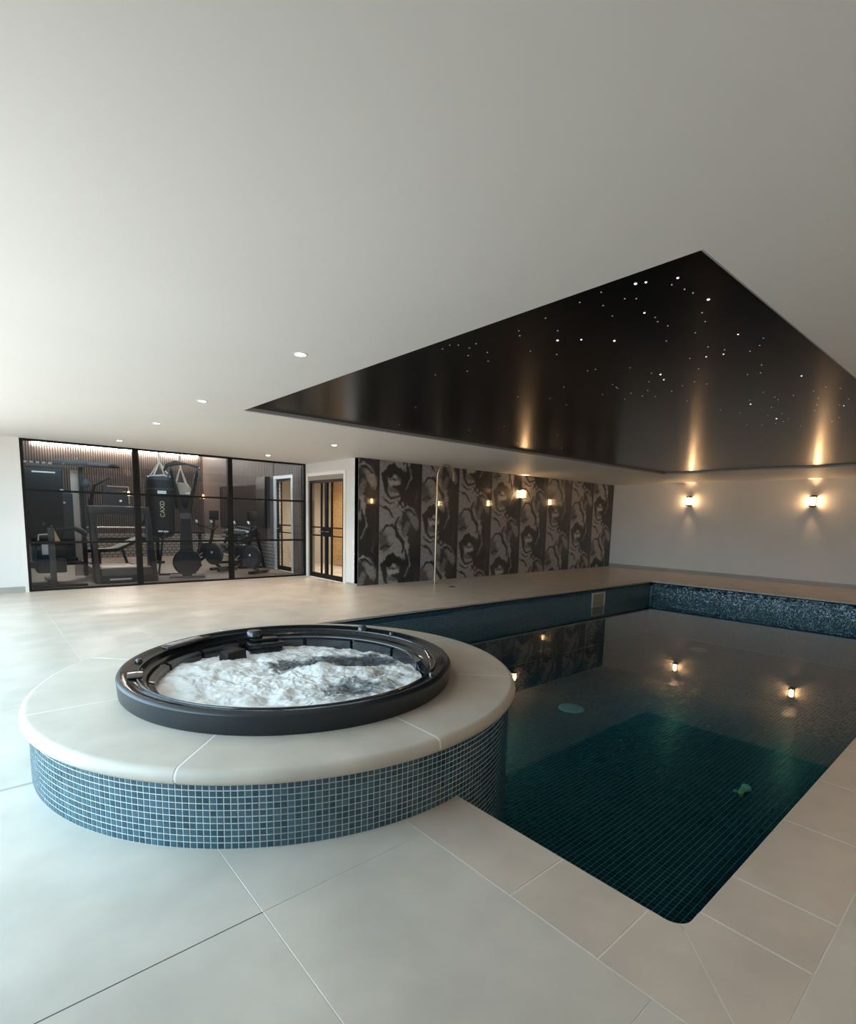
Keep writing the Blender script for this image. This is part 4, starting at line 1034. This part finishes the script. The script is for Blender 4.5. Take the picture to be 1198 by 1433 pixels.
for s in (-1, 1):
    b = MB(); A = Matrix.Translation((s * 0.47, 0.12, 0)) @ Matrix.Rotation(PI / 2, 4, 'Z') @ Matrix.Rotation(PI / 2, 4, 'X')
    b.prism([(-0.12, 0.0), (0.22, 0.0), (0.42, 1.28), (0.33, 1.34)] if s > 0 else [(-0.12, 0.0), (0.16, 0.0), (0.42, 1.26), (0.34, 1.32)], -0.045, 0.045, 0.01, A); b.build('upright', M_GYMBLK, tm)
    b = MB(); b.box(s * 0.415 - 0.008, s * 0.415 + 0.008, 0.30, 0.36, 0.25, 1.2); b.build('upright_trim', M_GYMGREY, tm)
b = MB(); b.box(-0.52, 0.50, 0.42, 0.58, 1.24, 1.40, 0.04); b.build('console_bar', mat('console_dark', (0.02, 0.021, 0.022), 0.4), tm)
b = MB(); b.box(-0.26, 0.17, 0.46, 0.50, 1.42, 1.78, 0.012); sc_ = b.build('screen', mat('screen_back', (0.028, 0.029, 0.031), 0.35), tm)
b = MB(); b.box(-0.19, 0.165, 0.44, 0.46, 1.755, 1.775); b.box(0.155, 0.168, 0.45, 0.46, 1.44, 1.755); b.build('screen_edge', M_STEEL, sc_, smooth=False)
b = MB(); b.ell((0.02, 0.457, 1.50), (0.024, 0.006, 0.02), 12, 8); b.build('logo_dot', M_PRINT, sc_)
b = MB(); b.tube([(-0.47, 0.5, 1.2), (-0.40, 0.6, 1.05), (-0.40, 0.95, 1.0)], 0.025, 10); b.build('handrail', M_GYMBLK, tm)
b = MB(); b.tube([(0.47, 0.5, 1.2), (0.40, 0.6, 1.05), (0.40, 0.95, 1.0)], 0.025, 10); b.build('handrail', M_GYMBLK, tm)

# ---- weight bench seen past the treadmill
wb = empty('weight_bench', 'padded adjustable weight bench behind the treadmill', 'bench', (2.35, 13.6, 0), 0.5)
b = MB(); b.box(-0.55, 0.05, -0.15, 0.15, 0.40, 0.48, 0.03); b.build('seat', M_PAD, wb)
b = MB(); A = Matrix.Translation((0.05, 0, 0.44)) @ Matrix.Rotation(-0.35, 4, 'Y'); b.box(0.0, 0.7, -0.15, 0.15, -0.04, 0.04, 0.03, A); b.build('backrest', M_PAD, wb)
b = MB(); b.box(-0.6, 0.5, -0.03, 0.03, 0.0, 0.06, 0.006); b.box(-0.6, -0.54, -0.28, 0.28, 0.0, 0.06, 0.006); b.box(0.44, 0.5, -0.28, 0.28, 0.0, 0.06, 0.006); b.tube([(-0.3, 0, 0.05), (-0.3, 0, 0.42)], 0.03, 8); b.tube([(0.4, 0, 0.05), (0.25, 0, 0.48)], 0.03, 8); b.build('frame', M_GYMGREY, wb)
rk = empty('barbell_stand', 'low rack with a horizontal bar behind the treadmill', 'rack', (2.9, 14.9, 0))
b = MB(); b.box(-0.75, -0.68, -0.05, 0.05, 0, 0.95, 0.006); b.box(0.68, 0.75, -0.05, 0.05, 0, 0.95, 0.006); b.box(-0.68, 0.68, -0.03, 0.03, 0.55, 0.66, 0.006); b.box(-0.8, -0.62, -0.3, 0.3, 0, 0.05, 0.006); b.box(0.62, 0.8, -0.3, 0.3, 0, 0.05, 0.006); b.build('frame', M_GYMBLK, rk)
b = MB(); b.tube([(-0.95, 0, 0.90), (0.95, 0, 0.90)], 0.016, 10); b.build('bar', M_STEEL, rk)

# ---- punch bags
pb = empty('punch_bag', 'long black cylindrical punch bag with yellow lettering hanging on white straps', 'punch bag', (3.2, 12.8, 0))
b = MB(); b.lathe([(0.001, 0.725), (0.12, 0.735), (0.22, 0.77), (0.275, 0.84), (0.29, 0.95), (0.29, 1.80), (0.285, 2.0), (0.27, 2.05), (0.05, 2.06), (0.001, 2.06)], seg=40); b.build('bag_body', M_PAD, pb)
b = MB(); b.lathe([(0.288, 1.79), (0.293, 1.79), (0.293, 1.82), (0.288, 1.82)], seg=40); b.lathe([(0.286, 2.0), (0.292, 2.0), (0.290, 2.06), (0.28, 2.07)], seg=40); b.build('seam_band', M_GYMGREY, pb)
for k in range(4):
    a = PI / 4 + k * PI / 2
    b = MB(); b.tube([(0.27 * math.cos(a), 0.27 * math.sin(a), 2.03), (0.14 * math.cos(a), 0.14 * math.sin(a), 2.2), (0.0, 0.0, 2.40)], 0.017, 8); b.build('strap', M_ROPE, pb)
b = MB(); b.tube([(-0.27, -0.12, 2.06), (0.0, -0.27, 2.10), (0.26, -0.12, 2.06)], 0.02, 8); b.build('strap', M_ROPE, pb)
b = MB(); b.tube([(0, 0, 2.38), (0, 0, GH)], 0.022, 8); b.build('hanging_rope', M_ROPE, pb)
# printing faces the glass and the poolside: along the bag's front
ca = math.atan2(-12.8, -3.2) + 0.12
def on_bag(z, r=0.2925): return (r * math.cos(ca), r * math.sin(ca), z)
text_obj('CAXD', 0.125, M_GOLD, pb, on_bag(1.37, 0.285), (Matrix.Rotation(ca + PI / 2, 4, 'Z') @ Matrix.Rotation(PI / 2, 4, 'X') @ Matrix.Rotation(PI / 2, 4, 'Z')).to_euler(), ext=0.012)
b = MB(); A = Matrix.Translation((0, 0, 0)) @ Matrix.Rotation(ca, 4, 'Z')
b.box(0.285, 0.296, -0.085, 0.085, 1.70, 1.765, 0.0, A); b.box(0.285, 0.296, -0.08, 0.08, 1.65, 1.675, 0.0, A); b.build('print_patch', M_PRINT, pb, smooth=False)
b = MB(); b.box(0.272, 0.293, -0.10, -0.01, 0.875, 0.905, 0.0, A); b.box(0.272, 0.293, 0.005, 0.10, 0.87, 0.90, 0.0, A); b.build('print_patch', M_PRINT, pb, smooth=False)
ub = empty('uppercut_bag', 'short bowl shaped punch bag on a cone of tan straps beside the long bag', 'punch bag', (3.80, 13.38, 0))
b = MB(); b.lathe([(0.001, 1.36), (0.12, 1.38), (0.21, 1.44), (0.27, 1.54), (0.285, 1.66), (0.28, 1.72), (0.001, 1.74)], seg=36); b.build('bowl', M_PAD, ub)
b = MB(); b.lathe([(0.275, 1.72), (0.235, 1.86), (0.16, 1.98), (0.10, 2.0), (0.001, 2.0)], seg=28); b.build('top_cover', M_TAN, ub)
for k in range(4):
    a = k * PI / 2 + 0.6
    b = MB(); b.tube([(0.27 * math.cos(a), 0.27 * math.sin(a), 1.72), (0.0, 0.0, 2.36)], 0.016, 8); b.build('strap', M_ROPE, ub)
b = MB(); b.tube([(0, 0, 2.34), (0, 0, GH)], 0.022, 8); b.build('hanging_rope', M_ROPE, ub)
b = MB(); A = rotz(math.atan2(-13.38, -3.80) + 0.55); b.box(0.25, 0.275, -0.06, 0.06, 1.735, 1.775, 0.0, A); b.build('print_patch', M_PRINT, ub, smooth=False)

# ---- ski trainer
sk = empty('ski_trainer', 'black upright ski trainer with round flywheel housing and forked arms', 'gym machine', (3.28, 11.30, 0), -0.28)
b = MB(); b.box(-0.33, 0.33, -0.18, 0.3, 0.0, 0.035, 0.01); b.build('floor_plate', M_GYMGREY, sk)
b = MB(); A = Matrix.Translation((0, 0, 0.31)) @ Matrix.Rotation(PI / 2, 4, 'X')
bm_ = bmesh.new(); bmesh.ops.create_cone(bm_, cap_ends=True, segments=44, radius1=0.265, radius2=0.265, depth=0.2)
bmesh.ops.bevel(bm_, geom=[e for e in bm_.edges if abs(e.verts[0].co.z - e.verts[1].co.z) < 1e-5], offset=0.03, segments=3, affect='EDGES'); b._merge(bm_, A)
b.build('flywheel_housing', M_GYMBLK, sk)
b = MB(); b.box(-0.09, 0.09, -0.08, 0.08, 0.03, 0.12, 0.01); b.build('foot', M_GYMBLK, sk)
b = MB()
bmx = bmesh.new()
lo = [bmx.verts.new(p) for p in [(-0.125, -0.07, 0.5), (0.125, -0.07, 0.5), (0.125, 0.09, 0.5), (-0.125, 0.09, 0.5)]]
hi = [bmx.verts.new(p) for p in [(-0.085, -0.05, 1.36), (0.085, -0.05, 1.36), (0.085, 0.07, 1.36), (-0.085, 0.07, 1.36)]]
bmx.faces.new(lo[::-1]); bmx.faces.new(hi)
for k in range(4): bmx.faces.new((lo[k], lo[(k + 1) % 4], hi[(k + 1) % 4], hi[k]))
bmesh.ops.bevel(bmx, geom=bmx.edges[:], offset=0.012, segments=2, affect='EDGES'); b._merge(bmx)
b.build('column', M_GYMBLK, sk)
for s in (-1, 1):
    b = MB(); b.tube([(s * 0.05, 0, 1.22), (s * 0.12, 0, 1.6), (s * 0.22, -0.01, 2.05), (s * 0.25, -0.03, 2.18)], [0.05, 0.042, 0.034, 0.03], 10); b.build('arm', M_GYMBLK, sk)
    b = MB(); b.tube([(s * 0.26, -0.03, 2.20), (s * 0.25, -0.16, 2.17), (s * 0.28, -0.2, 2.0)], 0.010, 8); b.tube([(s * 0.28, -0.2, 2.05), (s * 0.29, -0.2, 1.93)], 0.02, 8); b.build('pull_handle', M_GYMGREY, sk)
b = MB(); b.tube([(-0.36, -0.02, 2.12), (-0.30, -0.03, 2.22), (-0.15, -0.04, 2.28), (0.05, -0.04, 2.27), (0.24, -0.03, 2.22), (0.27, -0.03, 2.16)], [0.02, 0.045, 0.05, 0.018, 0.025, 0.045], 10); b.build('top_yoke', M_GYMBLK, sk)
b = MB(); b.box(-0.10, 0.10, -0.075, -0.05, 1.18, 1.30, 0.01); b.build('monitor', M_GYMGREY, sk)
# ---- tube frame stand behind it
tf = empty('dip_stand', 'thin black bent tube stand behind the ski trainer', 'gym stand', (3.35, 12.2, 0), -0.1)
b = MB(); b.tube([(-0.42, -0.42, 0.02), (-0.42, -0.3, 0.02), (-0.26, 0.1, 0.76), (-0.20, 0.15, 0.84), (-0.1, 0.16, 0.87), (0.45, 0.16, 0.87), (0.52, 0.15, 0.84), (0.50, 0.1, 0.70), (0.30, -0.2, 0.10), (0.26, -0.42, 0.02)], 0.022, 10)
b.build('bent_tube', M_BLACK, tf)
b = MB(); b.tube([(-0.44, -0.42, 0.02), (0.28, -0.42, 0.02)], 0.022, 10); b.build('foot_bar', M_BLACK, tf)

# ---- exercise bikes
def bike(name, label, loc, rz):
    r = empty(name, label, 'exercise bike', loc, rz, group='exercise bikes behind the glass')
    # local: front (flywheel) at +x
    b = MB(); A = Matrix.Translation((0.30, 0, 0.36)) @ Matrix.Rotation(PI / 2, 4, 'X')
    bm_ = bmesh.new(); bmesh.ops.create_cone(bm_, cap_ends=True, segments=36, radius1=0.255, radius2=0.255, depth=0.12)
    bmesh.ops.bevel(bm_, geom=[e for e in bm_.edges if abs(e.verts[0].co.z - e.verts[1].co.z) < 1e-5], offset=0.02, segments=2, affect='EDGES'); b._merge(bm_, A)
    b.build('fan_wheel', M_GYMGREY, r)
    b = MB(); b.ell((0.30, -0.065, 0.40), (0.028, 0.012, 0.028), 10, 7); b.build('hub_cap', M_PRINT, r)
    for x in (-0.42, 0.48):
        b = MB(); b.box(x - 0.05, x + 0.05, -0.27, 0.27, 0.0, 0.065, 0.012); b.build('foot_bar', M_GYMBLK, r)
    b = MB(); b.tube([(-0.42, 0, 0.06), (-0.1, 0, 0.20), (0.06, 0, 0.30), (0.48, 0, 0.06)], 0.035, 8); b.tube([(0.05, 0, 0.28), (-0.16, 0, 0.80)], 0.035, 8); b.tube([(0.10, 0, 0.30), (0.30, 0, 0.95)], 0.035, 8); b.build('frame', M_GYMBLK, r)
    b = MB(); b.prism([(-0.36, -0.09), (-0.30, -0.12), (-0.16, -0.10), (0.02, -0.025), (0.02, 0.025), (-0.16, 0.10), (-0.30, 0.12), (-0.36, 0.09)], 0.82, 0.88, 0.015); b.build('saddle', M_PAD, r)
    b = MB(); b.box(-0.14, 0.14, -0.075, 0.075, 0.28, 0.62, 0.04); b.build('drive_cover', mat('bike_cover', (0.03, 0.032, 0.034), 0.3), r)
    for s in (-1, 1):
        b = MB(); b.tube([(0.30, s * 0.03, 0.94), (0.24, s * 0.20, 1.0), (0.10, s * 0.24, 1.02), (0.02, s * 0.22, 1.10)], 0.018, 8); b.build('handlebar', M_GYMBLK, r)
        b = MB(); b.tube([(0.04, s * 0.22, 1.08), (-0.0, s * 0.215, 1.14)], 0.024, 8); b.build('grip', M_PRINT, r)
        b = MB(); b.tube([(0.02, s * 0.08, 0.38), (0.02 + s * 0.1, s * 0.10, 0.30)], 0.013, 8); b.box(0.02 + s * 0.1 - 0.05, 0.02 + s * 0.1 + 0.05, s * 0.16 - 0.04, s * 0.16 + 0.04, 0.27, 0.30, 0.006); b.build('pedal', M_STEEL, r)
    b = MB(); b.tube([(0.30, 0, 0.95), (0.34, 0, 1.15)], 0.02, 8); b.build('console_post', M_GYMBLK, r)
    b = MB(); b.box(0.30, 0.33, -0.14, 0.14, 1.15, 1.37, 0.02, Matrix.Translation((0.02, 0, 0))); b.build('console', M_GYMBLK, r)
    b = MB(); b.box(0.314, 0.321, -0.115, 0.115, 1.175, 1.345); b.build('screen', mat('bike_screen', (0.05, 0.055, 0.06), 0.15), r, smooth=False)
    return r
bike('exercise_bike', 'black exercise bike beside the ski trainer', (4.13, 12.87, 0), 0.45 - PI / 2)
bike('exercise_bike', 'black exercise bike beside the dumbbell rack', (4.56, 11.70, 0), 0.45 - PI / 2)

# ---- bumper/medicine bag upright beside bikes
# ---- dumbbell rack with dumbbells
dk = empty('dumbbell_rack', 'black A-frame dumbbell rack against the gym side wall', 'rack', (5.12, 13.25, 0))
for y in (-0.78, 0.78):
    b = MB(); b.tube([(-0.30, y, 0.02), (0.10, y, 0.98)], 0.038, 8); b.tube([(0.30, y, 0.02), (0.10, y, 0.98)], 0.038, 8); b.box(-0.34, 0.33, y - 0.04, y + 0.04, 0.0, 0.05, 0.006); b.build('end_frame', M_GYMBLK, dk)
for zz, xx in ((0.80, 0.0), (0.42, -0.08)):
    b = MB(); A = Matrix.Translation((xx, 0, zz)) @ Matrix.Rotation(0.35, 4, 'Y').inverted(); b.box(-0.19, 0.19, -0.84, 0.84, -0.05, 0.0, 0.006, A); b.build('tray', M_GYMBLK, dk)
def dumbbell(x, y, z, s, label):
    d = empty('dumbbell', label, 'dumbbell', (x, y, z), 0, group='dumbbells on the rack')
    d.rotation_euler = (0, -0.35, 0)
    b = MB(); b.tube([(-0.13, 0, 0), (0.13, 0, 0)], 0.016, 8); b.build('handle', M_STEEL, d)
    for q in (-1, 1):
        b = MB(); b.tube([(q * 0.07, 0, 0), (q * 0.085, 0, 0), (q * 0.155, 0, 0), (q * 0.17, 0, 0)], [s * 0.85, s, s, s * 0.85], 8); b.build('head', M_GYMGREY, d)
for k in range(9):
    dumbbell(5.10, 12.61 + k * 0.16, 0.80 + 0.078, 0.062, 'dark hexagonal dumbbell with steel handle on the upper rack tray')
for k in range(7):
    dumbbell(5.02, 12.65 + k * 0.20, 0.42 + 0.098, 0.078, 'larger dark dumbbell on the lower rack tray')
